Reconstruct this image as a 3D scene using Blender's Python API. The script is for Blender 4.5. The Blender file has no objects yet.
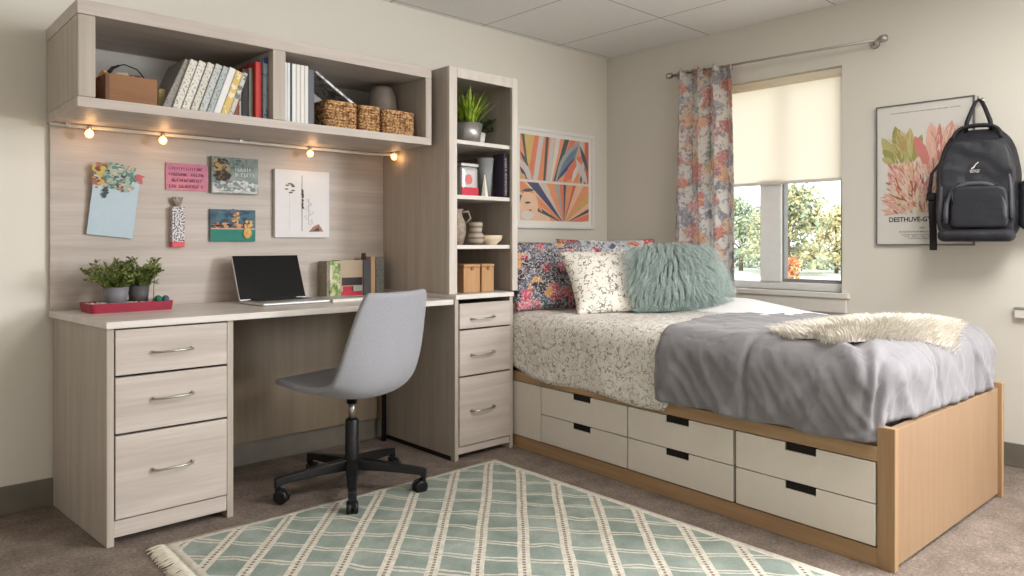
import bpy, bmesh, math, random
from mathutils import Vector, Matrix, noise
PI = math.pi
R = math.radians
random.seed(7)
C = bpy.context.scene.collection
SC = bpy.context.scene

# ------------------------------------------------------------------ camera, world, lights, exposure
cam = bpy.data.cameras.new('camera'); cam_o = bpy.data.objects.new('camera', cam); C.objects.link(cam_o)
cam.sensor_width = 36.0; cam.lens = 735.0 / 1024.0 * 36.0
cam.shift_y = (243 - 288) / 1024.0
cam_o.location = (-4.0783, -3.4203, 1.05)
cam_o.rotation_euler = (R(90), 0, R(47.35 - 90))
SC.camera = cam_o
SC.view_settings.view_transform = 'Standard'
SC.view_settings.look = 'None'
SC.view_settings.exposure = 0.2
SC.view_settings.gamma = 1.0
SC.view_settings.use_curve_mapping = False

world = bpy.data.worlds.new('world'); SC.world = world; world.use_nodes = True
wn = world.node_tree.nodes; wl = world.node_tree.links
bg = wn['Background']
bg.inputs['Color'].default_value = (0.93, 0.955, 1.0, 1); bg.inputs['Strength'].default_value = 2.1

def light(name, kind, loc, energy, color=(1, 1, 1), rot=(0, 0, 0), **kw):
    l = bpy.data.lights.new(name, kind); l.energy = energy; l.color = color
    for k, v in kw.items(): setattr(l, k, v)
    o = bpy.data.objects.new(name, l); o.location = loc; o.rotation_euler = rot; C.objects.link(o)
    return o
light('sun', 'SUN', (0, -6, 8), 2.6, (1.0, 0.95, 0.88), (R(48), 0, R(-62)), angle=R(2))
# area light added as daylight from an assumed, unseen second window along this wall
light('assumed_window_daylight', 'AREA', (0.06, -4.9, 1.6), 195, (0.93, 0.96, 1.0), (0, R(90), 0), shape='RECTANGLE', size=1.2, size_y=1.7)
# fill light added just under the ceiling, unseen, to the right of the camera
light('ceiling_fill', 'AREA', (-1.7, -3.3, 2.34), 50, (1.0, 0.975, 0.945), (0, 0, 0), shape='RECTANGLE', size=1.2, size_y=0.6)

# ------------------------------------------------------------------ colour and node helpers
def lin(c):
    c = c / 255.0
    return c / 12.92 if c <= 0.04045 else ((c + 0.055) / 1.055) ** 2.4
def rgb(r, g, b): return (lin(r), lin(g), lin(b), 1.0)

class G:
    """small node graph writer"""
    def __init__(s, name):
        s.m = bpy.data.materials.new(name); s.m.use_nodes = True
        s.nt = s.m.node_tree; s.b = s.nt.nodes['Principled BSDF']
        s.b.inputs['Roughness'].default_value = 0.6
        s.b.inputs['Specular IOR Level'].default_value = 0.35
    def n(s, t, **kw):
        x = s.nt.nodes.new(t)
        for k, v in kw.items(): setattr(x, k, v)
        return x
    def put(s, sock, v):
        if isinstance(v, bpy.types.NodeSocket): s.nt.links.new(v, sock)
        elif v is not None: sock.default_value = v
    def co(s, kind='Object', scale=(1, 1, 1), rot=(0, 0, 0), loc=(0, 0, 0)):
        t = s.n('ShaderNodeTexCoord'); m = s.n('ShaderNodeMapping')
        s.nt.links.new(t.outputs[kind], m.inputs[0])
        m.inputs['Scale'].default_value = scale; m.inputs['Rotation'].default_value = rot; m.inputs['Location'].default_value = loc
        return m.outputs[0]
    def math(s, op, a, b=None, c=None, clamp=False):
        x = s.n('ShaderNodeMath', operation=op); x.use_clamp = clamp
        s.put(x.inputs[0], a)
        if b is not None: s.put(x.inputs[1], b)
        if c is not None: s.put(x.inputs[2], c)
        return x.outputs[0]
    def sep(s, v):
        x = s.n('ShaderNodeSeparateXYZ'); s.nt.links.new(v, x.inputs[0]); return x.outputs
    def comb(s, x_, y_, z_):
        x = s.n('ShaderNodeCombineXYZ'); s.put(x.inputs[0], x_); s.put(x.inputs[1], y_); s.put(x.inputs[2], z_); return x.outputs[0]
    def noise(s, v, scale, detail=3, rough=0.5, dist=0.0, out='Fac'):
        x = s.n('ShaderNodeTexNoise'); s.put(x.inputs['Vector'], v)
        x.inputs['Scale'].default_value = scale; x.inputs['Detail'].default_value = detail
        x.inputs['Roughness'].default_value = rough; x.inputs['Distortion'].default_value = dist
        return x.outputs[out]
    def vor(s, v, scale, feature='F1', out='Distance', rnd=1.0):
        x = s.n('ShaderNodeTexVoronoi', feature=feature); s.put(x.inputs['Vector'], v)
        x.inputs['Scale'].default_value = scale; x.inputs['Randomness'].default_value = rnd
        return x.outputs[out]
    def ramp(s, f, stops, interp='LINEAR'):
        x = s.n('ShaderNodeValToRGB'); x.color_ramp.interpolation = interp
        e = x.color_ramp.elements
        while len(e) < len(stops): e.new(0.5)
        for i, (p, c) in enumerate(stops): e[i].position = p; e[i].color = c
        s.put(x.inputs[0], f); return x.outputs[0]
    def mix(s, f, a, b, mode='MIX'):
        x = s.n('ShaderNodeMix', data_type='RGBA', blend_type=mode)
        s.put(x.inputs[0], f); s.put(x.inputs[6], a); s.put(x.inputs[7], b); return x.outputs[2]
    def addv(s, a, b, k=1.0):
        y = s.n('ShaderNodeVectorMath', operation='SCALE'); s.put(y.inputs[0], b); y.inputs['Scale'].default_value = k
        x = s.n('ShaderNodeVectorMath', operation='ADD'); s.put(x.inputs[0], a); s.put(x.inputs[1], y.outputs[0]); return x.outputs[0]
    def bump(s, h, strength=0.3, dist=0.01):
        x = s.n('ShaderNodeBump'); x.inputs['Strength'].default_value = strength; x.inputs['Distance'].default_value = dist
        s.put(x.inputs['Height'], h); s.nt.links.new(x.outputs[0], s.b.inputs['Normal'])
    def base(s, c): s.put(s.b.inputs['Base Color'], c)
    def set(s, **kw):
        for k, v in kw.items(): s.b.inputs[k.replace('_', ' ')].default_value = v

def plain(name, col, rough=0.6, metal=0.0, var=0.05, scale=30, emit=None, es=1.0, bump=0.0):
    g = G(name); c = rgb(*col)
    v = g.co()
    nz = g.noise(v, scale, 2)
    lo = tuple(x * (1 - var) for x in c[:3]) + (1,); hi = tuple(min(1, x * (1 + var)) for x in c[:3]) + (1,)
    g.base(g.ramp(nz, [(0.3, lo), (0.7, hi)]))
    g.set(Roughness=rough, Metallic=metal)
    if bump: g.bump(nz, bump, 0.002)
    if emit: g.b.inputs['Emission Color'].default_value = rgb(*emit); g.b.inputs['Emission Strength'].default_value = es
    return g.m

def wood(name, a, b, grain='x', k=1.0, rough=0.5, amount=1.0):
    g = G(name)
    lo, hi = 1.2 * k, 26.0 * k
    sc = {'x': (lo, hi, hi), 'y': (hi, lo, hi), 'z': (hi, hi, lo)}[grain]
    v = g.co(scale=sc)
    v2 = g.addv(v, g.noise(v, 0.35, 2, out='Color'), 1.6)
    n1 = g.noise(v2, 1.0, 5, 0.6)
    n2 = g.noise(v, 4.0, 3, 0.6)
    f = g.math('ADD', g.math('MULTIPLY', n1, 0.75), g.math('MULTIPLY', n2, 0.25))
    A = rgb(*a); B = rgb(*b)
    g.base(g.ramp(f, [(0.32, A), (0.5, tuple((x + y) / 2 for x, y in zip(A, B))), (0.66, B)]))
    g.set(Roughness=rough); g.bump(f, 0.12 * amount, 0.003)
    return g.m

WX = wood('washed_oak_horizontal', (176, 165, 156), (201, 190, 181), 'x')
WY = wood('washed_oak_depth', (176, 165, 156), (201, 190, 181), 'y')
WZ = wood('washed_oak_vertical', (168, 157, 146), (190, 180, 168), 'z')
BX = wood('honey_oak_long', (160, 128, 94), (180, 148, 112), 'y', 1.6)
BZ = wood('honey_oak_upright', (150, 118, 84), (172, 140, 105), 'z', 1.6)
BF = wood('honey_oak_footboard', (144, 115, 88), (155, 127, 99), 'z', 2.2, amount=0.3)
M_white = plain('white_laminate', (226, 220, 212), 0.45, var=0.02)
M_desktop = wood('pale_desktop', (206, 199, 192), (226, 220, 214), 'x', 0.6, 0.32, 0.3)
M_drawer = plain('warm_white_drawer', (224, 216, 204), 0.5, var=0.015)
M_black = plain('black_plastic', (22, 22, 24), 0.42, var=0.1)
M_blackm = plain('black_metal', (26, 26, 28), 0.35, 0.3)
M_dark = plain('dark_recess', (30, 26, 22), 0.9)
M_chrome = plain('brushed_nickel', (176, 172, 166), 0.3, 0.9, 0.02)
M_alu = plain('silver_aluminium', (206, 205, 204), 0.35, 0.6, 0.02)
M_screen = plain('black_screen', (10, 11, 13), 0.18, var=0.02)
M_keys = plain('dark_keys', (38, 38, 42), 0.5)
M_cream = plain('cream_paper', (232, 226, 212), 0.8, var=0.02)
M_blind_rail = plain('white_rail', (224, 220, 212), 0.5, var=0.02)
M_winframe = plain('white_window_frame', (240, 240, 238), 0.45, var=0.02)
M_gasket = plain('grey_gasket', (140, 140, 138), 0.6)
M_back = plain('pale_back_panel', (204, 200, 194), 0.7, var=0.03)

# ------------------------------------------------------------------ mesh helpers
def box(bm, x0, x1, y0, y1, z0, z1, mat=0):
    vs = [bm.verts.new((x, y, z)) for z in (z0, z1) for y in (y0, y1) for x in (x0, x1)]
    fs = []
    for q in ((0, 2, 3, 1), (4, 5, 7, 6), (0, 1, 5, 4), (2, 6, 7, 3), (0, 4, 6, 2), (1, 3, 7, 5)):
        f = bm.faces.new([vs[i] for i in q]); f.material_index = mat; fs.append(f)
    return vs
def obox(bm, c, dx, dy, dz, m3, mat=0):
    """box of half sizes dx dy dz, centre c, turned by the 3x3 matrix m3"""
    vs = box(bm, -dx, dx, -dy, dy, -dz, dz, mat)
    for v in vs: v.co = m3 @ v.co + Vector(c)
    return vs
def tube(bm, pts, r, seg=10, caps=True, mat=0):
    pts = [Vector(p) for p in pts]; rings = []
    rr = r if isinstance(r, (list, tuple)) else [r] * len(pts)
    prev = None
    for i, p in enumerate(pts):
        t = (pts[min(i + 1, len(pts) - 1)] - pts[max(i - 1, 0)]).normalized()
        if prev is None:
            a = Vector((0, 0, 1)) if abs(t.z) < 0.9 else Vector((1, 0, 0))
            u = t.cross(a).normalized()
        else:
            u = (prev - t * prev.dot(t)).normalized()
        prev = u; w = t.cross(u)
        rings.append([bm.verts.new(p + (u * math.cos(2 * PI * k / seg) + w * math.sin(2 * PI * k / seg)) * rr[i]) for k in range(seg)])
    for a, b in zip(rings, rings[1:]):
        for k in range(seg):
            f = bm.faces.new((a[k], a[(k + 1) % seg], b[(k + 1) % seg], b[k])); f.material_index = mat; f.smooth = True
    if caps:
        f = bm.faces.new(rings[0][::-1]); f.material_index = mat
        f = bm.faces.new(rings[-1]); f.material_index = mat
def lathe(bm, prof, c=(0, 0, 0), seg=24, mat=0, smooth=True):
    rings = []
    for r, z in prof:
        if r < 1e-5: rings.append([bm.verts.new((c[0], c[1], c[2] + z))])
        else: rings.append([bm.verts.new((c[0] + r * math.cos(2 * PI * k / seg), c[1] + r * math.sin(2 * PI * k / seg), c[2] + z)) for k in range(seg)])
    for a, b in zip(rings, rings[1:]):
        for k in range(seg):
            k2 = (k + 1) % seg
            if len(a) == 1 and len(b) == 1: continue
            if len(a) == 1: f = bm.faces.new((a[0], b[k2], b[k]))
            elif len(b) == 1: f = bm.faces.new((a[k], a[k2], b[0]))
            else: f = bm.faces.new((a[k], a[k2], b[k2], b[k]))
            f.smooth = smooth; f.material_index = mat
def prism(bm, poly, axis, a, b, mat=0):
    """polygon in the two other axes, extruded from a to b along axis ('y': poly is x,z; 'x': y,z; 'z': x,y)"""
    def P(p, t):
        return {'y': (p[0], t, p[1]), 'x': (t, p[0], p[1]), 'z': (p[0], p[1], t)}[axis]
    v0 = [bm.verts.new(P(p, a)) for p in poly]; v1 = [bm.verts.new(P(p, b)) for p in poly]
    n = len(poly)
    for f in [bm.faces.new(v0), bm.faces.new(v1[::-1])] + [bm.faces.new((v0[i], v1[i], v1[(i + 1) % n], v0[(i + 1) % n])) for i in range(n)]:
        f.material_index = mat
def rbox(bm, x0, x1, y0, y1, z0, z1, r, step, disp=None, bottom=True, mat=0):
    """rounded box on a regular grid; disp(p, n) gives an offset along n"""
    c = Vector(((x0 + x1) / 2, (y0 + y1) / 2, (z0 + z1) / 2)); h = Vector(((x1 - x0) / 2, (y1 - y0) / 2, (z1 - z0) / 2))
    core = Vector([max(a - r, 1e-4) for a in h])
    N = [max(2, int(round(2 * a / step))) for a in h]
    cache = {}
    def V(i, j, k):
        key = (i, j, k)
        if key not in cache:
            p = Vector((-h.x + 2 * h.x * i / N[0], -h.y + 2 * h.y * j / N[1], -h.z + 2 * h.z * k / N[2]))
            q = Vector([max(-core[t], min(core[t], p[t])) for t in range(3)])
            d = p - q; n = d.normalized() if d.length > 1e-6 else Vector((0, 0, 1))
            w = q + n * r
            if r > min(h): w = Vector([max(-h[t], min(h[t], w[t])) for t in range(3)])
            w = w + c
            if disp: w = w + n * disp(w, n)
            cache[key] = bm.verts.new(w)
        return cache[key]
    def F(*k):
        f = bm.faces.new([V(*q) for q in k]); f.smooth = True; f.material_index = mat
    for i in range(N[0]):
        for j in range(N[1]):
            F((i, j, N[2]), (i + 1, j, N[2]), (i + 1, j + 1, N[2]), (i, j + 1, N[2]))
            if bottom: F((i, j, 0), (i, j + 1, 0), (i + 1, j + 1, 0), (i + 1, j, 0))
    for i in range(N[0]):
        for k in range(N[2]):
            F((i, 0, k), (i + 1, 0, k), (i + 1, 0, k + 1), (i, 0, k + 1))
            F((i, N[1], k), (i, N[1], k + 1), (i + 1, N[1], k + 1), (i + 1, N[1], k))
    for j in range(N[1]):
        for k in range(N[2]):
            F((0, j, k), (0, j, k + 1), (0, j + 1, k + 1), (0, j + 1, k))
            F((N[0], j, k), (N[0], j + 1, k), (N[0], j + 1, k + 1), (N[0], j, k + 1))

ROOT = {}
def obj(name, bm, mat, parent=None, bevel=0.0, smooth=False, world=True, solid=0.0, kind=None, label=None):
    """link ONE mesh object; coordinates are the room's, turned into the parent's frame when it has one"""
    if world and parent is not None and parent.name in ROOT:
        bmesh.ops.transform(bm, matrix=ROOT[parent.name].inverted(), verts=bm.verts)
    me = bpy.data.meshes.new(name); bmesh.ops.recalc_face_normals(bm, faces=bm.faces); bm.to_mesh(me); bm.free()
    for m in (mat if isinstance(mat, (list, tuple)) else [mat]): me.materials.append(m)
    if smooth:
        for p in me.polygons: p.use_smooth = True
    o = bpy.data.objects.new(name, me); C.objects.link(o)
    if parent is not None:
        o.parent = parent
        if parent.name in ROOT: ROOT[o.name] = ROOT[parent.name]
    if solid:
        s = o.modifiers.new('solid', 'SOLIDIFY'); s.thickness = solid; s.offset = 0
    if bevel:
        b = o.modifiers.new('bevel', 'BEVEL'); b.width = bevel; b.segments = 2; b.limit_method = 'ANGLE'; b.angle_limit = R(40)
    if kind: o['kind'] = kind
    if label: o['label'] = label
    return o
def thing(name, label, cat, loc=(0, 0, 0), rz=0.0, group=None):
    o = bpy.data.objects.new(name, None); C.objects.link(o); o.empty_display_size = 0.1
    o.location = loc; o.rotation_euler = (0, 0, rz); o['label'] = label; o['category'] = cat
    if group: o['group'] = group
    ROOT[o.name] = Matrix.Translation(Vector(loc)) @ Matrix.Rotation(rz, 4, 'Z')
    return o
def tag(o, label, cat, group=None):
    o['label'] = label; o['category'] = cat
    if group: o['group'] = group
    return o
def struct(name, bm, mat, bevel=0.0, **kw):
    o = obj(name, bm, mat, bevel=bevel, **kw); o['kind'] = 'structure'; return o
def B(): return bmesh.new()
def bx(*a, mat=0):
    bm = B(); box(bm, *a, mat=mat); return bm

# ------------------------------------------------------------------ room shell
def wallmat(name, c):
    g = G(name); v = g.co(); n = g.noise(v, 90, 3)
    A = rgb(*c); g.base(g.ramp(g.noise(v, 1.5, 2), [(0.3, tuple(x * 0.985 for x in A[:3]) + (1,)), (0.7, A)]))
    g.set(Roughness=0.9); g.bump(n, 0.05, 0.002); return g.m
M_wall = wallmat('cream_wall_paint', (229, 224, 213))
M_wallb = wallmat('cream_window_wall_paint', (224, 220, 210))
g = G('grey_carpet'); v = g.co()
n1 = g.noise(v, 260, 2, 0.7); n2 = g.noise(v, 9, 4, 0.6); n3 = g.noise(v, 75, 3, 0.7)
f = g.math('ADD', g.math('MULTIPLY', n1, 0.45), g.math('ADD', g.math('MULTIPLY', n2, 0.25), g.math('MULTIPLY', n3, 0.3)))
g.base(g.ramp(f, [(0.36, rgb(88, 77, 70)), (0.5, rgb(130, 117, 107)), (0.64, rgb(168, 154, 143))])); g.set(Roughness=1.0, Specular_IOR_Level=0.05)
g.bump(g.math('ADD', n1, n3), 0.6, 0.006); M_carpet = g.m
g = G('ceiling_tiles'); v = g.co(); s = g.sep(v)
def seam(sock, off, period, w):
    t = g.math('ABSOLUTE', g.math('SUBTRACT', g.math('FRACT', g.math('DIVIDE', g.math('ADD', sock, off), period)), 0.5))
    return g.math('LESS_THAN', t, w / period)
m1 = seam(s[0], 0.52 + 0.33 + 6.6, 0.66, 0.0035); m2 = seam(s[1], 0.84 + 0.4 + 8.0, 0.8, 0.0035)
mm = g.math('MAXIMUM', m1, m2)
pn = g.noise(v, 160, 2)
g.base(g.mix(mm, g.ramp(pn, [(0.3, rgb(234, 232, 229)), (0.6, rgb(243, 242, 240))]), rgb(168, 166, 162)))
g.set(Roughness=0.95); g.bump(pn, 0.12, 0.002); M_ceil = g.m
g = G('taupe_baseboard'); g.base(g.ramp(g.noise(g.co(), 12, 2), [(0.3, rgb(112, 106, 96)), (0.7, rgb(122, 116, 106))])); g.set(Roughness=0.5); M_base = g.m

struct('floor', bx(-6.2, 0.12, -6.6, 0.12, -0.1, 0.0), M_carpet)
struct('ceiling', bx(-6.2, 0.12, -6.6, 0.12, 2.37, 2.45), M_ceil)
struct('wall_back', bx(-6.2, 0.12, 0.0, 0.12, 0.0, 2.37), M_wall)
struct('wall_left', bx(-6.32, -6.2, -6.6, 0.12, 0.0, 2.37), M_wall)
struct('wall_front', bx(-6.2, 0.12, -6.72, -6.6, 0.0, 2.37), M_wall)
WY0, WY1, WZ0, WZ1 = -1.675, -0.70, 0.775, 2.03
bm = B()
box(bm, 0.0, 0.12, WY1, 0.0, 0, 2.37)
box(bm, 0.0, 0.12, -4.0, WY0, 0, 2.37)
box(bm, 0.0, 0.12, WY0, WY1, 0, WZ0)
box(bm, 0.0, 0.12, WY0, WY1, WZ1, 2.37)
box(bm, 0.0, 0.12, -6.6, -5.8, 0, 2.37)
box(bm, 0.0, 0.12, -5.8, -4.0, 0, 0.95)  # opening assumed for the unseen daylight window
box(bm, 0.0, 0.12, -5.8, -4.0, 2.25, 2.37)
struct('wall_right', bm, M_wallb)
struct('baseboard_back', bx(-6.2, 0.0, -0.012, 0.0, 0.0, 0.11), M_base, 0.003)
struct('baseboard_right', bx(-0.012, 0.0, -6.6, -0.012, 0.0, 0.11), M_base, 0.003)

# window, set back in its opening
bm = B()
XF0, XF1 = 0.05, 0.11
box(bm, XF0, XF1, WY0, WY1, WZ0, WZ0 + 0.045)
box(bm, XF0, XF1, WY0, WY1, WZ1 - 0.04, WZ1)
box(bm, XF0, XF1, WY0, WY0 + 0.02, WZ0 + 0.045, WZ1 - 0.04)
box(bm, XF0, XF1, WY1 - 0.05, WY1, WZ0 + 0.045, WZ1 - 0.04)
box(bm, XF0 - 0.01, XF1, -1.30, -1.165, WZ0 + 0.045, 1.43)
wf = struct('window_1', bm, M_winframe, 0.004)
bm = B()
box(bm, XF0 + 0.005, XF1 - 0.01, -1.655, -1.30, WZ0 + 0.045, WZ0 + 0.065)
box(bm, XF0 + 0.005, XF1 - 0.01, -1.312, -1.300, WZ0 + 0.065, WZ1 - 0.06)
box(bm, XF0 + 0.005, XF1 - 0.01, -1.655, -1.645, WZ0 + 0.065, WZ1 - 0.06)
obj('sash', bm, M_gasket, wf)
g = G('window_glass'); g.set(Roughness=0.0, Transmission_Weight=1.0, IOR=1.0, Specular_IOR_Level=0.3); g.base((0.98, 0.99, 1, 1)); M_glass = g.m
obj('pane', bx(0.085, 0.088, -1.645, -1.31, WZ0 + 0.06, WZ1 - 0.05), M_glass, wf)
obj('pane', bx(0.085, 0.088, -1.165, WY1 - 0.05, WZ0 + 0.04, WZ1 - 0.04), M_glass, wf)
bm = B(); box(bm, -0.035, 0.05, WY0 - 0.045, WY1 + 0.03, 0.745, 0.775); box(bm, -0.022, 0.0, WY0 - 0.03, WY1 + 0.02, 0.665, 0.745)
struct('trim_1', bm, M_blind_rail, 0.004)

# roller shade
g = G('cream_shade_fabric'); s = g.sep(g.co())
g.base(g.ramp(g.noise(g.co(scale=(1, 60, 400)), 2, 2), [(0.3, rgb(240, 232, 220)), (0.7, rgb(244, 237, 226))])); g.set(Roughness=0.9)
tr = g.n('ShaderNodeBsdfTranslucent'); tr.inputs[0].default_value = rgb(255, 249, 238)
ms = g.n('ShaderNodeMixShader'); ms.inputs[0].default_value = 0.68
g.nt.links.new(g.b.outputs[0], ms.inputs[1]); g.nt.links.new(tr.outputs[0], ms.inputs[2])
g.nt.links.new(ms.outputs[0], g.nt.nodes['Material Output'].inputs[0]); M_shade = g.m
t = thing('roller_shade', 'cream roller shade half lowered over the window', 'window shade', (0.03, -1.19, 1.4))
obj('shade_cloth', bx(0.030, 0.0315, -1.668, -0.72, 1.412, 2.0), M_shade, t)
bm = B(); box(bm, 0.02, 0.042, -1.668, -0.72, 1.397, 1.415); obj('bottom_rail', bm, M_blind_rail, t, 0.004)
bm = B(); tube(bm, [(0.028, -1.668, 2.0), (0.028, -0.72, 2.0)], 0.024, 14); obj('roller_tube', bm, M_shade, t)

# curtain rod
t = thing('curtain_rod', 'thin brushed metal curtain rod above the window', 'curtain rod', (-0.09, -1.2, 2.11))
bm = B(); tube(bm, [(-0.09, -0.605, 2.135), (-0.09, -1.92, 2.108)], 0.007, 12); obj('rod', bm, M_chrome, t)
for y, z in ((-1.925, 2.108), (-0.602, 2.135)):
    bm = B(); lathe(bm, [(0, -0.02), (0.017, -0.018), (0.021, 0), (0.017, 0.018), (0, 0.02)], (0, 0, 0), 14)
    bmesh.ops.transform(bm, matrix=Matrix.Translation((-0.09, y, z)) @ Matrix.Rotation(R(90), 4, 'X'), verts=bm.verts); obj('finial', bm, M_chrome, t)
for y, z in ((-1.85, 2.110), (-0.63, 2.134)):
    bm = B(); tube(bm, [(-0.09, y, z), (-0.012, y, z)], 0.007, 8); lathe(bm, [(0, 0), (0.024, 0), (0.022, 0.012), (0, 0.012)], (0, 0, 0), 14)
    bm2 = B(); lathe(bm2, [(0, 0), (0.026, 0), (0.022, 0.012), (0, 0.012)], (0, 0, 0), 16)
    bmesh.ops.transform(bm2, matrix=Matrix.Translation((0, y, z)) @ Matrix.Rotation(R(-90), 4, 'Y'), verts=bm2.verts)
    bm.free(); bm = bm2; tube(bm, [(-0.09, y, z), (-0.010, y, z)], 0.007, 8); obj('bracket', bm, M_chrome, t)

# curtain
g = G('floral_curtain_fabric'); v = g.co()
vd = g.addv(v, g.noise(v, 18, 3, out='Color'), 0.05)
cell = g.sep(g.vor(vd, 13, out='Color'))
dist = g.vor(vd, 13)
pal = g.ramp(cell[0], [(0.0, rgb(228, 140, 112)), (0.12, rgb(238, 232, 228)), (0.26, rgb(238, 184, 142)), (0.35, rgb(184, 186, 198)), (0.45, rgb(218, 136, 136)),
    (0.54, rgb(242, 238, 234)), (0.68, rgb(236, 204, 172)), (0.76, rgb(150, 176, 166)), (0.83, rgb(230, 172, 178)), (0.91, rgb(152, 150, 166))], 'CONSTANT')
petal = g.noise(g.addv(v, g.noise(v, 30, 2, out='Color'), 0.03), 60, 3)
pal = g.mix(g.math('MULTIPLY', g.math('GREATER_THAN', petal, 0.56), 0.6), pal, rgb(242, 238, 234))
pal = g.mix(0.30, pal, rgb(238, 235, 232))
body = g.mix(g.math('GREATER_THAN', dist, 0.66), pal, rgb(236, 232, 228))
gray = g.math('MULTIPLY', g.math('GREATER_THAN', g.noise(vd, 40, 3, 0.7), 0.55), g.math('GREATER_THAN', dist, 0.3))
body = g.mix(g.math('MULTIPLY', gray, 0.6), body, rgb(140, 144, 152))
g.base(body); g.set(Roughness=0.9)
tr = g.n('ShaderNodeBsdfTranslucent'); g.put(tr.inputs[0], body)
ms = g.n('ShaderNodeMixShader'); ms.inputs[0].default_value = 0.45
g.nt.links.new(g.b.outputs[0], ms.inputs[1]); g.nt.links.new(tr.outputs[0], ms.inputs[2])
g.nt.links.new(ms.outputs[0], g.nt.nodes['Material Output'].inputs[0]); M_curt = g.m
t = thing('floral_curtain', 'floral patterned curtain hanging in folds left of the window', 'curtain', (-0.09, -0.83, 0.73))
bm = B(); NU, NV = 120, 50; grid = []
for j in range(NV + 1):
    q = j / NV; z = 2.172 + (0.72 - 2.172) * q; row = []
    for i in range(NU + 1):
        u = i / NU
        ph = u * 2 * PI * 3.5 + 0.5 * math.sin(3 * q + u * 5) * q
        amp = 0.030 + 0.012 * math.sin(u * 9 + 1)
        ya = -0.650 + 0.02 * q; yb = -1.062 - 0.028 * q
        y = ya + (yb - ya) * u + 0.02 * math.sin(2 * ph) * (0.4 + 0.6 * q)
        x = -0.09 + amp * math.cos(ph) + 0.006 * noise.noise((u * 8, q * 3, 0))
        zz = z + (0.012 * math.cos(2 * ph) - 0.012 if j == 0 else 0) - (0.028 * u * (1 - q))
        row.append(bm.verts.new((x, y, zz)))
    grid.append(row)
for j in range(NV):
    for i in range(NU):
        f = bm.faces.new((grid[j][i], grid[j][i + 1], grid[j + 1][i + 1], grid[j + 1][i])); f.smooth = True
obj('curtain_panel', bm, M_curt, t, solid=0.003)
for k in range(7):
    y = -0.675 - k * 0.062; bm = B()
    pts = [(-0.09 + 0.017 * math.cos(a), y, 2.133 - 0.02 * (y + 0.655) / -0.4 + 0.017 * math.sin(a)) for a in [2 * PI * i / 16 for i in range(17)]]
    tube(bm, pts, 0.0035, 6, caps=False); obj('grommet', bm, M_chrome, t)

# small wall outlet strip at the frame edge
t = thing('charging_shelf', 'small white wall bracket with dark lip low on the window wall', 'bracket', (0, -2.6, 0.72))
bm = B(); box(bm, -0.03, 0, -2.72, -2.485, 0.70, 0.742); obj('bracket_body', bm, M_wallb, t, 0.003)
bm = B(); box(bm, -0.034, 0, -2.72, -2.483, 0.742, 0.75); obj('lip', bm, M_gasket, t)

# ------------------------------------------------------------------ drawers helper
def pull(bm, xa, xb, y, za, zb):
    """slim bar pull with curved ends, standing off a front that faces -y"""
    d = 0.028
    pts = [(xa, y, za), (xa + 0.004, y - d * 0.7, za), (xa + 0.014, y - d, za + (zb - za) * 0.1),
           ((xa + xb) / 2, y - d * 1.12, (za + zb) / 2), (xb - 0.014, y - d, zb - (zb - za) * 0.1), (xb - 0.004, y - d * 0.7, zb), (xb, y, zb)]
    tube(bm, pts, [0.005, 0.0042, 0.0038, 0.0038, 0.0038, 0.0042, 0.005], 8)
    for x, z in ((xa, za), (xb, zb)):
        tube(bm, [(x, y + 0.001, z), (x, y - 0.004, z)], 0.008, 10)
def drawer_front(t, x0, x1, z0, z1, y, hx0, hx1, hz):
    d = obj('drawer', bx(x0, x1, y - 0.018, y + 0.002, z0, z1), WX, t, 0.0025)
    bm = B(); pull(bm, hx0, hx1, y - 0.018, hz, hz + 0.003); obj('handle', bm, M_chrome, d)

# desk pedestal
t = thing('drawer_pedestal', 'left desk pedestal of washed oak with three drawers', 'drawer unit', (-3.2, -0.3, 0))
PX0, PX1, PY = -3.437, -2.953, -0.62
bm = B(); prism(bm, [(PX0 + 0.045, PY), (PX0 + 0.069, PY), (PX0 + 0.024, -0.013), (PX0, -0.013)], 'z', 0, 0.754); obj('side_panel', bm, WZ, t, 0.002)
obj('side_panel', bx(PX1 - 0.024, PX1, PY, -0.013, 0, 0.754), WZ, t, 0.002)
obj('back_panel', bx(PX0 + 0.03, PX1 - 0.024, -0.03, -0.016, 0.05, 0.754), WZ, t)
obj('bottom_panel', bx(PX0 + 0.072, PX1 - 0.024, PY + 0.03, -0.03, 0.062, 0.078), WX, t)
obj('toe_rail', bx(PX0 + 0.069, PX1 - 0.024, PY + 0.004, PY + 0.022, 0.028, 0.086), WX, t, 0.002)
for (z0, z1, hz) in ((0.590, 0.748, 0.662), (0.388, 0.582, 0.496), (0.092, 0.380, 0.243)):
    drawer_front(t, PX0 + 0.071, PX1 - 0.027, z0, z1, PY + 0.012, -3.245, -3.108, hz)

# worktop
t = thing('desk_worktop', 'long pale worktop spanning from drawer pedestal to bookcase', 'desk', (-2.6, -0.3, 0))
bm = B(); prism(bm, [(-3.398, -0.638), (-1.895, -0.638), (-1.895, -0.013), (-3.452, -0.013)], 'z', 0.754, 0.779); obj('tabletop', bm, M_desktop, t, 0.003)
obj('modesty_panel', bx(PX1 + 0.002, -1.897, -0.034, -0.016, 0.113, 0.753), wood('shade_toned_panel', (122, 108, 90), (138, 123, 104), 'z', 0.6, amount=0.3), t, label='taupe panel darkened for the shade under the worktop')  # under-desk shade is worked into this panel's dark colour
obj('leg', bx(-1.945, -1.925, -0.10, -0.08, 0, 0.754), M_blackm, t, 0.002)

# panel behind the desk
tag(obj('desk_back_panel', bx(-3.448, -1.893, -0.02, -0.001, 0.779, 1.526), WX, bevel=0.001), 'washed oak wall panel behind the desk with cards pinned on', 'wall panel')

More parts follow.
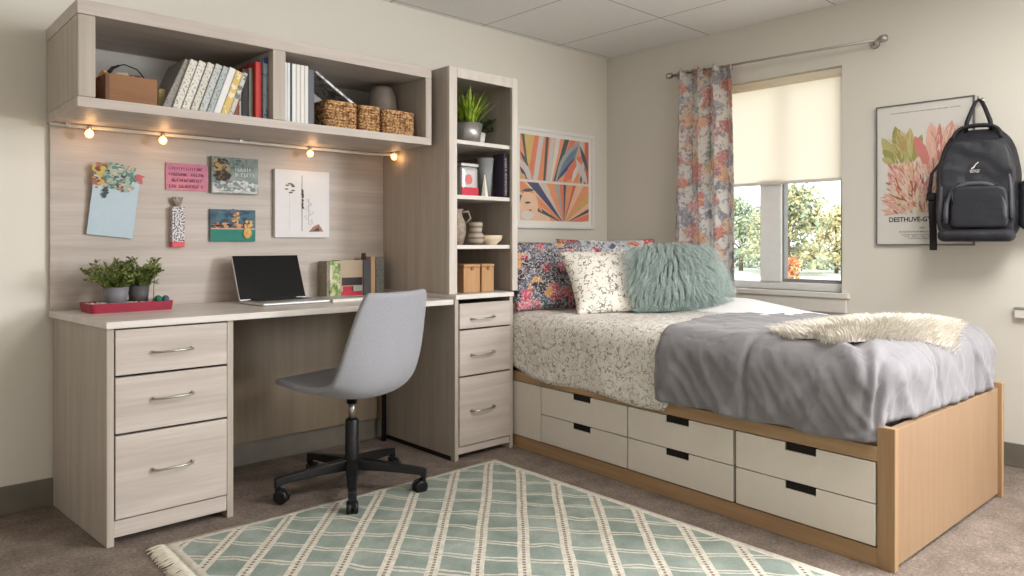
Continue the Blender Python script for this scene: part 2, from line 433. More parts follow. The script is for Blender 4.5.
# drawer base of the tower
t = thing('drawer_pedestal', 'narrow three drawer base under the open bookcase', 'drawer unit', (-1.7, -0.3, 0))
TX0, TX1, TY = -1.892, -1.513, -0.643
obj('side_panel', bx(TX0, TX0 + 0.022, TY, -0.013, 0.0, 0.777), WZ, t, 0.002)
obj('side_panel', bx(TX1 - 0.022, TX1, TY, -0.013, 0.0, 0.777), WZ, t, 0.002)
obj('back_panel', bx(TX0 + 0.022, TX1 - 0.022, -0.03, -0.016, 0.05, 0.777), WZ, t)
obj('toe_rail', bx(TX0 + 0.022, TX1 - 0.022, TY + 0.004, TY + 0.02, 0.028, 0.064), WX, t, 0.002)
obj('plinth', bx(TX0 - 0.004, TX0, TY + 0.03, -0.02, 0.0, 0.02), M_dark, t)
for (z0, z1, hz) in ((0.634, 0.756, 0.680), (0.406, 0.626, 0.505), (0.068, 0.398, 0.232)):
    drawer_front(t, TX0 + 0.025, TX1 - 0.025, z0, z1, TY + 0.012, -1.795, -1.652, hz)
obj('counter', bx(TX0, TX1, TY - 0.008, -0.013, 0.777, 0.80), M_desktop, t, 0.003)

# bookcase
t = thing('bookcase', 'tall open bookcase with four bays standing beside the bed', 'bookcase', (-1.68, -0.3, 0.8))
HX0, HX1, HY, HT = -1.892, -1.440, -0.60, 1.910
obj('side_panel', bx(HX0, HX0 + 0.02, HY + 0.018, -0.013, 0.801, HT), WZ, t, 0.001)
obj('side_panel', bx(HX1 - 0.02, HX1, HY + 0.018, -0.013, 0.801, HT), WZ, t, 0.001)
obj('back_panel', bx(HX0 + 0.02, HX1 - 0.02, -0.03, -0.014, 0.801, HT), WZ, t)
obj('top_panel', bx(HX0 + 0.02, HX1 - 0.02, HY + 0.018, -0.03, HT - 0.025, HT), WX, t)
M_stile = wood('pale_oak_frame', (190, 181, 171), (212, 204, 194), 'z')
obj('front_stile', bx(HX0, HX0 + 0.048, HY, HY + 0.018, 0.801, HT), M_stile, t, 0.0015)
obj('front_stile', bx(HX1 - 0.038, HX1, HY, HY + 0.018, 0.801, HT), M_stile, t, 0.0015)
obj('front_rail', bx(HX0 + 0.048, HX1 - 0.038, HY, HY + 0.018, HT - 0.05, HT), M_stile, t, 0.0015)
for z in (1.540, 1.268, 1.020):
    obj('shelf', bx(HX0 + 0.02, HX1 - 0.02, HY + 0.02, -0.03, z, z + 0.02), M_desktop, t, 0.002)
SH = [1.560, 1.288, 1.040, 0.801]

# wall cabinet
t = thing('wall_cabinet', 'long open wall cabinet with two compartments above the desk', 'wall cabinet', (-2.7, -0.2, 1.524))
KX0, KX1, KY = -3.458, -1.935, -0.514
obj('top_panel', bx(KX0, KX1, KY, -0.001, 1.853, 1.903), WX, t, 0.0015)
obj('bottom_panel', bx(KX0, KX1, KY, -0.001, 1.527, 1.562), WX, t, 0.0015)
obj('side_panel', bx(KX0, KX0 + 0.058, KY, -0.001, 1.5625, 1.8525), WZ, t, 0.006)
obj('side_panel', bx(KX1 - 0.035, KX1, KY, -0.001, 1.5625, 1.8525), WZ, t, 0.0015)
obj('divider', bx(-2.745, -2.69, KY, -0.02, 1.5625, 1.8525), WZ, t, 0.0015)
obj('back_panel', bx(KX0 + 0.058, KX1 - 0.035, -0.02, -0.002, 1.5625, 1.8525), M_back, t)
KZ = 1.5625

# rail with lamps under the cabinet
t = thing('lamp_rail', 'thin white cable rail under the wall cabinet', 'rail', (-2.7, -0.06, 1.53))
bm = B(); tube(bm, [(-3.46, -0.075, 1.518), (-2.7, -0.075, 1.518), (-2.02, -0.078, 1.518), (-1.94, -0.11, 1.518), (-1.905, -0.17, 1.518)], 0.008, 8); obj('rail_tube', bm, M_blind_rail, t)
for x in (-3.40, -2.70, -2.0):
    obj('clip', bx(x - 0.008, x + 0.008, -0.085, -0.065, 1.514, 1.527), M_chrome, t)
M_bulb = plain('glowing_bulb', (255, 214, 150), 0.3, emit=(255, 176, 96), es=5.0)
blabs = ['small glowing warm bulb above the blue paper', 'small glowing warm bulb above the pink card',
         'small glowing warm bulb above the white framed drawing', 'small glowing warm bulb nearest the bookcase']
for x, lab in zip((-3.326, -3.046, -2.362, -1.918), blabs):
    yb = -0.095 if x < -2 else -0.16; zb = 1.489 if x < -2 else 1.502
    t = thing('accent_bulb', lab, 'lamp', (x, yb, zb), 0, 'warm bulbs on the rail')
    bm = B(); lathe(bm, [(0, -0.017), (0.010, -0.014), (0.0165, 0), (0.013, 0.010), (0.007, 0.016), (0, 0.017)], (x, yb, zb), 16); obj('bulb_glass', bm, M_bulb, t)
    bm = B(); lathe(bm, [(0, 0.015), (0.009, 0.015), (0.010, 0.026), (0.007, 0.030), (0, 0.030)], (x, yb, zb), 12); tube(bm, [(x, yb, zb + (0.028 if x < -2 else 0.012)), (x + 0.01, yb + 0.015, 1.514)], 0.003, 6); obj('socket', bm, M_chrome, t)
    light('bulb_light', 'POINT', (x, yb - 0.03, zb - 0.01), 0.16 if x < -2 else 0.05, (1.0, 0.62, 0.32), shadow_soft_size=0.02).parent = None

# ------------------------------------------------------------------ bed
BO = Vector((-1.602, -2.473, 0)); BA = R(-3.2)
BM = Matrix.Translation(BO) @ Matrix.Rotation(BA, 4, 'Z')
bed = thing('captain_bed', 'oak bed with white storage drawers beneath the mattress', 'bed', BO, BA)
def bobj(*a, **k): return obj(*a, world=False, **k)
BW, BL, RT = 1.085, 2.40, 0.392
bobj('side_rail', bx(0.0, 0.03, 0.0, BL, 0.343, RT), BX, bed, bevel=0.002)
bobj('side_rail', bx(BW - 0.03, BW, 0.0, BL, 0.0, RT), BX, bed, bevel=0.002)
bobj('plinth', bx(0.004, 0.03, 0.0, BL, 0.0, 0.062), BX, bed, bevel=0.002)
bobj('platform', bx(0.03, BW - 0.03, 0.0, BL, 0.345, 0.385), BX, bed)
bobj('carcass_panel', bx(0.028, 0.035, 0.01, BL, 0.062, 0.343), M_dark, bed)
bobj('headboard', bx(0.0, BW, BL, BL + 0.03, 0.0, 0.76), BZ, bed)
# footboard, hung very slightly out of square with the rails
fm = Matrix.Rotation(R(2.0), 4, 'Z')
def foot(name, *a, mat=BF, bevel=0.002):
    bm = bx(*a); bmesh.ops.transform(bm, matrix=fm, verts=bm.verts); return bobj(name, bm, mat, bed, bevel=bevel)
foot('footboard', 0.03, 1.058, -0.052, -0.022, 0.015, 0.452)
foot('post', 0.0, 0.03, -0.055, 0.0, 0.0, 0.457, mat=BZ)
foot('post', 1.058, 1.088, -0.066, -0.01, 0.0, 0.472, mat=BZ)
def slotted(name, y0, y1, z0, z1):
    """drawer front that faces -x with a dark finger slot at its top edge"""
    yc = (y0 + y1) / 2; hw = 0.058; hd = 0.027
    bm = B()
    poly = [(y0, z0), (y1, z0), (y1, z1), (yc + hw, z1), (yc + hw, z1 - hd), (yc - hw, z1 - hd), (yc - hw, z1), (y0, z1)]
    prism(bm, poly, 'x', 0.0, 0.018)
    d = bobj(name, bm, M_drawer, bed, bevel=0.001)
    bobj('finger_slot', bx(0.006, 0.028, yc - hw + 0.0005, yc + hw - 0.0005, z1 - hd + 0.0005, z1 - 0.0005), M_dark, d)
for y0, y1 in ((0.006, 0.524), (0.537, 1.062), (1.070, 1.628)):
    slotted('drawer', y0, y1, 0.206, 0.339); slotted('drawer', y0, y1, 0.068, 0.202)
bobj('filler_panel', bx(0.0, 0.018, 1.634, 2.30, 0.066, 0.339), M_drawer, bed, bevel=0.001)

M_mat = plain('white_ticking', (232, 230, 226), 0.9)
t = thing('mattress', 'white mattress lying under the quilt on the bed', 'mattress', BM @ Vector((0, 0, 0.392)), BA)
bm = B(); rbox(bm, 0.07, 1.06, 0.05, 2.36, 0.0, 0.235, 0.04, 0.08); bobj('mattress_body', bm, M_mat, t)

# floral quilt
g = G('floral_quilt_fabric'); v = g.co()
vd = g.addv(v, g.noise(v, 22, 3, out='Color'), 0.06)
e1 = g.vor(vd, 36, 'DISTANCE_TO_EDGE'); e2 = g.vor(g.addv(v, g.noise(v, 60, 2, out='Color'), 0.04), 78, 'DISTANCE_TO_EDGE')
brk = g.math('GREATER_THAN', g.noise(v, 40, 2), 0.5); brk2 = g.math('GREATER_THAN', g.noise(v, 50, 2), 0.5)
l1 = g.math('MULTIPLY', g.math('LESS_THAN', e1, 0.05), brk); l2 = g.math('MULTIPLY', g.math('LESS_THAN', e2, 0.075), brk2)
base = g.ramp(g.noise(v, 16, 3), [(0.35, rgb(230, 224, 214)), (0.65, rgb(240, 236, 229))])
base = g.mix(g.math('MULTIPLY', l2, 0.6), base, rgb(176, 166, 156)); base = g.mix(g.math('MULTIPLY', l1, 0.75), base, rgb(116, 110, 104))
g.base(base); g.set(Roughness=0.95); g.bump(g.noise(v, 45, 2), 0.3, 0.006); M_quilt = g.m
g = G('grey_duvet_fabric'); v = g.co(); g.base(g.ramp(g.noise(v, 300, 2), [(0.3, rgb(120, 117, 120)), (0.7, rgb(132, 129, 133))]))
g.set(Roughness=0.75, Sheen_Weight=0.25, Sheen_Roughness=0.5); g.bump(g.noise(g.co(scale=(9, 9, 4)), 1.1, 2, 0.5, 0.6), 0.5, 0.03); M_duvet = g.m

def fr(x, y, z, s=1.0): return noise.noise((x * s, y * s, z * s))
def ridge(x, y, z):
    """sharp fold lines: high where the noise crosses zero"""
    return max(0.0, 1 - abs(noise.noise((x, y, z))) * 5)
def bedtop(x, y):
    """height added to the bed's top: a soft crown towards the middle"""
    X = max(-1, min(1, (x - 0.6) / 0.62))
    return 0.008 * (1 - X * X)
def quilt_disp(p, n):
    d = 0.008 * fr(p.x, p.y, p.z, 4) + 0.004 * fr(p.x, p.y, p.z * 0.4, 13)
    if abs(n.z) < 0.5: d += 0.004 * math.sin(p.y * 17 + 2 * fr(p.x, p.y, 0, 3)) * min(1, max(0, (0.72 - p.z) / 0.3))
    return d
bm = B(); rbox(bm, 0.0, 1.12, 0.60, 2.38, 0.240, 0.682, 0.075, 0.02, quilt_disp, bottom=False)
bmesh.ops.delete(bm, geom=[f for f in bm.faces if f.calc_center_median().z < (0.405 if f.calc_center_median().x > 0.15 or f.calc_center_median().y < 0.85 else 0.385)], context='FACES')
for v_ in bm.verts:
    if v_.co.z > 0.5: v_.co.z += bedtop(v_.co.x, v_.co.y) * min(1, (v_.co.z - 0.5) / 0.14)
    elif v_.co.x < 0.15 and v_.co.y > 0.85:
        k = (0.5 - v_.co.z) / 0.12
        v_.co.z += k * (0.008 * math.sin(v_.co.y * 11) - 0.022 * max(0, min(1, (1.80 - v_.co.y) / 0.6)) + 0.9 * max(0, v_.co.y - 1.66) ** 2)
    if v_.co.x < 0.1: v_.co.x -= 0.006 * min(1, max(0, (0.7 - v_.co.z) / 0.3))
tq = thing('floral_quilt', 'white quilt with thin dark floral sketch lines draped over the bed', 'quilt', BM @ Vector((0, 0, 0.4)), BA)
for v_ in bm.verts: v_.co.z -= 0.4
bobj('quilt_cloth', bm, M_quilt, tq, solid=0.006)

# grey duvet
def duvet_disp(p, n):
    side = 1 - abs(n.z)
    low = max(0, min(1, (0.70 - p.z) / 0.22))
    d = 0.012 * fr(p.x * 0.8, p.y, p.z * 0.5, 4.5) + 0.004 * fr(p.x, p.y, p.z, 14)
    # soft drape folds fanning down the side
    if side > 0.3:
        s_ = p.y if abs(n.x) > abs(n.y) else p.x + 5
        lean = (p.z - 0.55) * 0.55
        d += (0.016 * ridge(s_ * 5 + lean * 6, p.z * 1.1, 3.3) + 0.010 * ridge(s_ * 11 - lean * 14, p.z * 2.0, 8.1)) * (0.35 + 0.65 * low) * side
    else:
        d += 0.0045 * ridge(p.x * 3 + p.y * 5, p.y * 2 - p.x * 4, 2.0)
    # creases gathered at the foot corner
    rr = math.hypot(p.x - 0.02, p.y - 0.04)
    if p.z > 0.42: d += 0.010 * math.sin(math.atan2(p.y + 0.02, p.x + 0.04) * 11 + p.z * 22) * math.exp(-((rr - 0.10) / 0.12) ** 2)
    # stitched channels across the bed and, at the foot, along it
    q = 0.47 + 0.025 * fr(p.x, p.z, 1, 3)
    d -= 0.020 * math.exp(-((p.y - q) / 0.011) ** 2) - 0.007 * math.exp(-(abs(p.y - q) / 0.05))
    if p.y < 0.5:
        for c_ in (0.44, 0.80):
            q = c_ + 0.02 * fr(p.y, p.z, c_, 4); k = max(0, min(1, (0.5 - p.y) / 0.2))
            d -= (0.018 * math.exp(-((p.x - q) / 0.011) ** 2) - 0.005 * math.exp(-(abs(p.x - q) / 0.05))) * k
    return d
def duvet_edge(x): return 0.895 + 0.22 * max(0, min(1, x / 0.9)) + 0.004 * math.sin(x * 14)
bm = B(); rbox(bm, -0.022, 1.078, -0.018, 1.36, 0.20, 0.700, 0.105, 0.0125, duvet_disp, bottom=False)
bmesh.ops.delete(bm, geom=[f for f in bm.faces if f.calc_center_median().y > duvet_edge(f.calc_center_median().x) or f.calc_center_median().z < (0.462 if f.calc_center_median().y < 0.02 and f.calc_center_median().x > 0.05 else 0.402)], context='FACES')
for v_ in bm.verts:
    c = v_.co
    if c.z > 0.5: c.z += bedtop(c.x, c.y) * min(1, (c.z - 0.5) / 0.14)
    if abs(duvet_edge(c.x) - c.y) < 0.011: c.y = duvet_edge(c.x)
    if c.z < 0.45: c.z += 0.005 * math.sin(c.y * 21 + 1) * (0.45 - c.z) / 0.05
    k = max(0, 1 - (duvet_edge(c.x) - c.y) / 0.035) ** 2          # the hem at the head end lies down on the quilt
    if k > 0:
        if c.z > 0.60: c.z -= 0.022 * min(k, 1)
        if c.x < 0.1: c.x += 0.012 * min(k, 1)
td = thing('grey_duvet', 'puffy grey duvet covering the foot half of the bed', 'duvet', BM @ Vector((0, 0, 0.4)), BA)
for v_ in bm.verts: v_.co.z -= 0.4
bobj('duvet_cloth', bm, M_duvet, td, solid=0.004)

# white sheet turned back on the far side
M_sheet = plain('white_sheet', (248, 247, 246), 0.9, var=0.01)
ts = thing('white_sheet', 'bright white sheet turned back on the window side of the bed', 'sheet', BM @ Vector((0.8, 1.3, 0.69)), BA)
bm = B(); gr = []
for j in range(41):
    row = []
    for i in range(33):
        x = 0.72 + 0.43 * i / 32; y = 0.70 + 1.05 * j / 40
        k = max(0, min(1, (y - 0.68) / 0.55)); k = k * k * (3 - 2 * k)
        kx = max(0, min(1, (x - 0.72) / 0.2)); kx = kx * kx * (3 - 2 * kx)
        z = 0.695 + bedtop(x, y) + 0.052 * k * kx + 0.006 * fr(x, y, 0, 6) * k + 0.003 * fr(x, y, 3, 18) * k
        dd = 1.15 - x
        if dd < 0.085: z -= 0.085 - math.sqrt(max(0, 0.085 ** 2 - (0.085 - max(dd, 0)) ** 2))
        if i == 0 or j in (0, 40): z -= 0.010
        row.append(bm.verts.new((x - 0.8, y - 1.3, z - 0.69)))
    gr.append(row)
for j in range(40):
    for i in range(32):
        f = bm.faces.new((gr[j][i], gr[j][i + 1], gr[j + 1][i + 1], gr[j + 1][i])); f.smooth = True
bobj('sheet_cloth', bm, M_sheet, ts, solid=0.004)

# ------------------------------------------------------------------ pillows
def pillow_frame(BL_, BR_, TL_):
    BL_, BR_, TL_ = Vector(BL_), Vector(BR_), Vector(TL_)
    X = (BR_ - BL_); w = X.length; X.normalize(); Z = TL_ - BL_; Z = (Z - X * Z.dot(X)); h = Z.length; Z.normalize(); Y = X.cross(Z) * -1
    Y = Z.cross(X)
    M = Matrix((X, Y, Z)).transposed().to_4x4(); M.translation = BL_ + X * w / 2
    return M, w, h
def pillow_bm(M, w, h, th, seed=0, wr=0.012, pinch=0.06, taper=0.0):
    bm = B(); N = 30; sides = []
    for sgn in (-1, 1):
        gr = []
        for j in range(N + 1):
            row = []
            for i in range(N + 1):
                a = -1 + 2 * i / N; b = -1 + 2 * j / N
                k = (1 - pinch * (1 - b * b) * 1.0); kk = (1 - pinch * (1 - a * a))
                x = a * w / 2 * k * (1 - taper * (b + 1) / 2); z = h / 2 + b * h / 2 * kk
                t = th / 2 * (max(0, (1 - abs(a) ** 2.6)) * max(0, (1 - abs(b) ** 2.6))) ** 0.55
                t += wr * noise.noise((a * 2.2 + seed, b * 2.2, sgn * 3)) * (1 - a ** 4) * (1 - b ** 4)
                edge = (i in (0, N) or j in (0, N))
                if edge and sgn == 1: row.append(sides[0][j][i]); continue
                row.append(bm.verts.new(M @ Vector((x, sgn * t, z))))
            gr.append(row)
        sides.append(gr)
        for j in range(N):
            for i in range(N):
                q = [gr[j][i], gr[j][i + 1], gr[j + 1][i + 1], gr[j + 1][i]]
                f = bm.faces.new(q if sgn == -1 else q[::-1]); f.smooth = True
    return bm

g = G('dark_floral_sham_fabric'); v = g.co(); vd = g.addv(v, g.noise(v, 22, 3, out='Color'), 0.05)
cell = g.sep(g.vor(vd, 21, out='Color')); dist = g.vor(vd, 21)
c = g.ramp(cell[1], [(0, rgb(64, 58, 66)), (0.20, rgb(176, 48, 74)), (0.29, rgb(84, 92, 110)), (0.40, rgb(110, 102, 108)), (0.48, rgb(58, 56, 66)), (0.62, rgb(196, 92, 110)), (0.7, rgb(70, 96, 112)), (0.80, rgb(214, 150, 60)), (0.85, rgb(90, 82, 88))], 'CONSTANT')
sp = g.noise(g.addv(v, g.noise(v, 50, 2, out='Color'), 0.04), 95, 3, 0.7)
c = g.mix(g.math('MULTIPLY', g.math('GREATER_THAN', sp, 0.54), g.math('GREATER_THAN', dist, 0.22)), c, rgb(206, 200, 200))
g.base(c); g.set(Roughness=0.9); M_sham = g.m
g = G('light_floral_sham_fabric'); v = g.co(); vd = g.addv(v, g.noise(v, 20, 3, out='Color'), 0.06)
cell = g.sep(g.vor(vd, 17, out='Color')); dist = g.vor(vd, 17)
c = g.ramp(cell[1], [(0, rgb(216, 214, 216)), (0.2, rgb(214, 96, 100)), (0.3, rgb(196, 198, 204)), (0.5, rgb(96, 106, 124)), (0.6, rgb(228, 222, 218)), (0.75, rgb(226, 150, 130)), (0.86, rgb(206, 208, 212))], 'CONSTANT')
c = g.mix(g.math('MULTIPLY', g.math('GREATER_THAN', g.noise(vd, 60, 3, 0.7), 0.55), 0.8), c, rgb(72, 74, 86))
g.base(c); g.set(Roughness=0.9); M_sham2 = g.m
g = G('sprig_pillow_fabric'); v = g.co(); vd = g.addv(v, g.noise(v, 30, 3, out='Color'), 0.05)
e = g.vor(vd, 30, 'DISTANCE_TO_EDGE'); brk = g.math('GREATER_THAN', g.noise(v, 24, 3), 0.53)
sp = g.math('GREATER_THAN', g.noise(g.addv(v, g.noise(v, 40, 2, out='Color'), 0.05), 60, 2), 0.635)
c = g.mix(g.math('MULTIPLY', g.math('MAXIMUM', g.math('MULTIPLY', g.math('LESS_THAN', e, 0.06), brk), sp), 0.85), rgb(238, 232, 221), rgb(92, 84, 78))
g.base(c); g.set(Roughness=0.95); M_sprig = g.m
M_teal = plain('teal_fur', (134, 162, 156), 0.75, var=0.35, scale=60); M_teal.node_tree.nodes['Principled BSDF'].inputs['Sheen Weight'].default_value = 0.4

def soft(name, label, corners, th, mat, seed, **kw):
    M, w, h = pillow_frame(*corners)
    t = thing(name, label, 'pillow', tuple(M.translation), 0)
    bm = pillow_bm(M, w, h, th, seed, **kw); obj('pillow_cover', bm, mat, t, smooth=True)
    return t, M, w, h
soft('pillow_sham', 'dark floral sham with pink flowers beside the bookcase', ((-1.47, -0.62, 0.69), (-0.93, -0.76, 0.69), (-1.43, -0.38, 1.06)), 0.15, M_sham, 1)
soft('pillow_sham', 'grey and pink floral sham behind the furry pillow', ((-0.97, -0.50, 0.72), (-0.40, -0.80, 0.72), (-0.93, -0.33, 1.075)), 0.14, M_sham2, 5)
soft('pillow', 'cream pillow with small dark sprigs in front of the shams', ((-1.350, -0.94, 0.688), (-0.87, -1.15, 0.688), (-1.345, -0.66, 1.008)), 0.14, M_sprig, 9, pinch=0.08)
t, M, w, h = soft('fur_pillow', 'shaggy teal long haired square throw pillow on the bed', ((-1.075, -1.09, 0.690), (-0.655, -1.35, 0.690), (-1.01, -0.90, 0.985)), 0.15, M_teal, 3, taper=0.22)
# long hair of the teal pillow
def strand(bm, p, d0, d1, L, wdt, side, n=3, mat=0):
    """tapered tuft: starts along d0 and bends towards d1"""
    prev = None; q = Vector(p)
    for i in range(n + 1):
        s_ = i / n; w_ = wdt * (1 - s_ * 0.92)
        a = bm.verts.new(q - side * w_); b = bm.verts.new(q + side * w_)
        if prev: f = bm.faces.new((prev[0], prev[1], b, a)); f.smooth = True; f.material_index = mat
        prev = (a, b)
        q = q + (d0 * (1 - s_) + d1 * s_).normalized() * L / n
rnd = random.Random(3); bm = B()
Xw = (M.to_3x3() @ Vector((1, 0, 0))); Yw = (M.to_3x3() @ Vector((0, 1, 0))); Zw = (M.to_3x3() @ Vector((0, 0, 1)))
for i in range(11000):
    a = rnd.uniform(-1, 1); b = rnd.uniform(-1, 1)
    sgn = -1 if rnd.random() < 0.82 else 1
    tk = 0.075 * (max(0, (1 - abs(a) ** 2.6)) * max(0, (1 - abs(b) ** 2.6))) ** 0.55
    tp = 1 - 0.22 * (b + 1) / 2
    p = M @ Vector((a * w / 2 * 0.98 * tp, sgn * tk, h / 2 + b * h / 2 * 0.98))
    out = (Yw * sgn * 0.55 + Xw * a * 0.45 + Zw * (0.05 + 0.35 * max(b, 0))).normalized()
    ka = round(a * 9 + noise.noise((a * 3, b * 2, 1)) * 2) / 9
    clump = (ka - a) * 1.7 + noise.noise((a * 3, b * 1.0, 4)) * 0.3
    down = (Vector((0, 0, -1.0)) + Xw * (0.42 * a + clump + rnd.uniform(-0.06, 0.06)) + Yw * sgn * 0.10).normalized()
    L = rnd.uniform(0.09, 0.16)
    if p.z < 0.84: L = min(L, max(0.03, (p.z - 0.69) * 0.95 + 0.03))
    if p.z < 0.70: continue
    strand(bm, p, out, down, L, rnd.uniform(0.0009, 0.0020), (Xw * math.cos(0.4) + Yw * rnd.uniform(-0.5, 0.5)).normalized(), 5)
for v_ in bm.verts: v_.co.z = max(v_.co.z, 0.700)
g = G('teal_hair'); v = g.co(scale=(110, 110, 9)); g.base(g.ramp(g.noise(v, 1.0, 2), [(0.34, rgb(122, 148, 142)), (0.5, rgb(172, 190, 184)), (0.70, rgb(216, 226, 221))])); g.set(Roughness=0.6, Sheen_Weight=0.3); M_hair = g.m
obj('long_hair', bm, M_hair, t, kind='stuff')

# sheepskin
t = thing('sheepskin_throw', 'cream sheepskin throw lying across the grey duvet', 'sheepskin', BM @ Vector((0.6, 0.3, 0.72)), BA)
g = G('cream_wool'); v = g.co(); g.base(g.ramp(g.noise(v, 30, 3), [(0.3, rgb(212, 204, 192)), (0.6, rgb(230, 224, 212))])); g.set(Roughness=0.95, Sheen_Weight=0.3); M_wool = g.m
def skin_r(a):
    c_, s_ = abs(math.cos(a)), abs(math.sin(a))
    return (c_ ** 2.8 + s_ ** 2.8) ** (-1 / 2.8) * 0.97 + 0.05 * math.sin(3 * a + 0.6) + 0.04 * math.sin(5 * a + 2) + 0.03 * math.sin(9 * a)
SKA, SKB, SKC = 0.455, 0.205, Vector((0.475, 0.215)); skrot = R(-9)
def skin_pt(a, s_):
    r_ = skin_r(a) * s_
    x = SKA * r_ * math.cos(a); y = SKB * r_ * math.sin(a)
    return (SKC.x + x * math.cos(skrot) - y * math.sin(skrot), SKC.y + x * math.sin(skrot) + y * math.cos(skrot))
def duvet_z(x, y): 
    # rounded shoulders of the duvet below the fleece
    z = 0.700 + bedtop(x, y)
    for d_ in (x + 0.022, 1.078 - x, y + 0.018):
        if d_ < 0.105: z -= 0.105 - math.sqrt(max(0, 0.105 ** 2 - (0.105 - max(d_, 0)) ** 2))
    return z
bm = B(); rings = []
for j in range(11):
    s_ = j / 10; ring = []
    for i in range(48):
        a = 2 * PI * i / 48; x, y = skin_pt(a, max(s_, 0.01) * 0.95); ring.append(bm.verts.new((x - 0.6, y - 0.3, duvet_z(x, y) - 0.72 + 0.004 + 0.018 * (1 - s_ ** 3))))
    rings.append(ring)
for a_, b_ in zip(rings, rings[1:]):
    for k in range(48):
        f = bm.faces.new((a_[k], a_[(k + 1) % 48], b_[(k + 1) % 48], b_[k])); f.smooth = True
bobj('hide', bm, M_wool, t)
bm = B(); rnd = random.Random(11)
for i in range(11000):
    a = rnd.uniform(0, 2 * PI); s_ = math.sqrt(rnd.random()); x, y = skin_pt(a, s_)
    z = duvet_z(x, y) - 0.72 + 0.004 + 0.018 * (1 - s_ ** 3)
    p = Vector((x - 0.6, y - 0.3, z)); o_ = Vector((math.cos(a + skrot), math.sin(a + skrot), 0))
    cl = Vector((noise.noise((x * 14, y * 14, 1)), noise.noise((x * 14, y * 14, 7)), 0)) * 1.6
    d0 = (Vector((0, 0, 1)) + o_ * 0.5 * s_).normalized(); d1 = (o_ * (0.3 + s_) + cl + Vector((0, 0, 0.15 - 0.5 * s_ ** 4))).normalized()
    strand(bm, p, d0, d1, rnd.uniform(0.026, 0.055), rnd.uniform(0.0013, 0.0026), Vector((rnd.uniform(-1, 1), rnd.uniform(-1, 1), 0.2)).normalized(), 3)
bobj('wool', bm, M_wool, t, kind='stuff')

# ------------------------------------------------------------------ rug
g = G('green_trellis_rug'); v = g.co(); s = g.sep(v)
wob = g.math('MULTIPLY', g.math('SUBTRACT', g.noise(v, 3.0, 2), 0.5), 0.05)
wob2 = g.math('MULTIPLY', g.math('SUBTRACT', g.noise(v, 6.0, 2), 0.5), 0.05)
ca, sa = math.cos(R(48.2)), math.sin(R(48.2))
c1 = g.math('SUBTRACT', g.math('MULTIPLY', s[0], sa), g.math('MULTIPLY', s[1], ca))      # across the beaded bands
t1 = g.math('ADD', g.math('MULTIPLY', s[0], ca), g.math('MULTIPLY', s[1], sa))
c2 = g.math('ADD', g.math('MULTIPLY', s[0], math.sin(R(50))), g.math('MULTIPLY', s[1], math.cos(R(50))))
c1w = g.math('ADD', c1, g.math('MULTIPLY', wob, 0.35)); c2w = g.math('ADD', g.math('ADD', c2, wob2), wob)
def cyc(x, off, per):
    return g.math('MULTIPLY', g.math('ABSOLUTE', g.math('SUBTRACT', g.math('FRACT', g.math('DIVIDE', g.math('ADD', x, off), per)), 0.5)), per)
d1 = cyc(c1w, 1.70 + 0.0735 + 1.47, 0.147); d2 = cyc(c2w, 5.0, 0.128)
band = g.math('LESS_THAN', d1, 0.021)
bead = g.math('MULTIPLY', g.math('LESS_THAN', d1, 0.0052), g.math('GREATER_THAN', g.math('FRACT', g.math('MULTIPLY', t1, 52.0)), 0.38))
line = g.math('MULTIPLY', g.math('LESS_THAN', d2, 0.0150), g.math('GREATER_THAN', d2, 0.0045))
fade = g.noise(v, 5, 4, 0.6); fine = g.noise(v, 220, 2)
green = g.ramp(g.math('ADD', g.math('MULTIPLY', fade, 0.7), g.math('MULTIPLY', fine, 0.3)), [(0.35, rgb(120, 133, 123)), (0.5, rgb(140, 150, 141)), (0.68, rgb(164, 172, 163))])
cream = g.ramp(g.noise(v, 60, 3), [(0.3, rgb(190, 184, 170)), (0.7, rgb(218, 212, 198))])
col = g.mix(g.math('MULTIPLY', line, 0.85), green, cream); col = g.mix(band, col, cream); col = g.mix(g.math('MULTIPLY', bead, 0.85), col, rgb(112, 96, 84))
# border: object space runs x 0..1.5, y -2.1..0
ed = g.math('MINIMUM', g.math('MINIMUM', s[0], g.math('SUBTRACT', 1.50, s[0])), g.math('MULTIPLY', s[1], -1.0))
col = g.mix(g.math('LESS_THAN', ed, 0.032), col, cream)
g.base(col); g.set(Roughness=1.0, Specular_IOR_Level=0.05)
g.bump(g.math('ADD', g.math('MULTIPLY', fine, 0.5), g.math('MAXIMUM', band, line)), 0.5, 0.004); M_rug = g.m
t = thing('area_rug', 'green and cream trellis area rug with fringed short end', 'rug', (-3.245, -0.745, 0), R(-0.8))
bm = B(); NX, NY = 60, 84; gr = []
for j in range(NY + 1):
    row = []
    for i in range(NX + 1):
        x = 1.50 * i / NX; y = -2.1 * j / NY
        row.append(bm.verts.new((x + 0.006 * fr(0, y, 3, 4) * (1 if i == 0 else 0), y + 0.008 * fr(x, 0, 9, 2.5) * (1 if j == 0 else 0), 0.008 + 0.002 * fr(x, y, 0, 4))))
    gr.append(row)
for j in range(NY):
    for i in range(NX):
        f = bm.faces.new((gr[j][i], gr[j + 1][i], gr[j + 1][i + 1], gr[j][i + 1])); f.smooth = True
ro = bobj('rug_pile', bm, M_rug, t, solid=0.007)
bm = B(); rnd = random.Random(5)
for i in range(150):
    y = -0.006 - i * 0.014
    for k in range(3):
        yy = y + rnd.uniform(-0.002, 0.002); L = rnd.uniform(0.045, 0.065)
        tube(bm, [(0.004, yy, 0.009), (-L * 0.35, yy + rnd.uniform(-0.004, 0.004), 0.013), (-L * 0.7, yy + rnd.uniform(-0.008, 0.008), 0.008), (-L, yy + rnd.uniform(-0.012, 0.012), 0.004)], [0.003, 0.0032, 0.0028, 0.0015], 5)
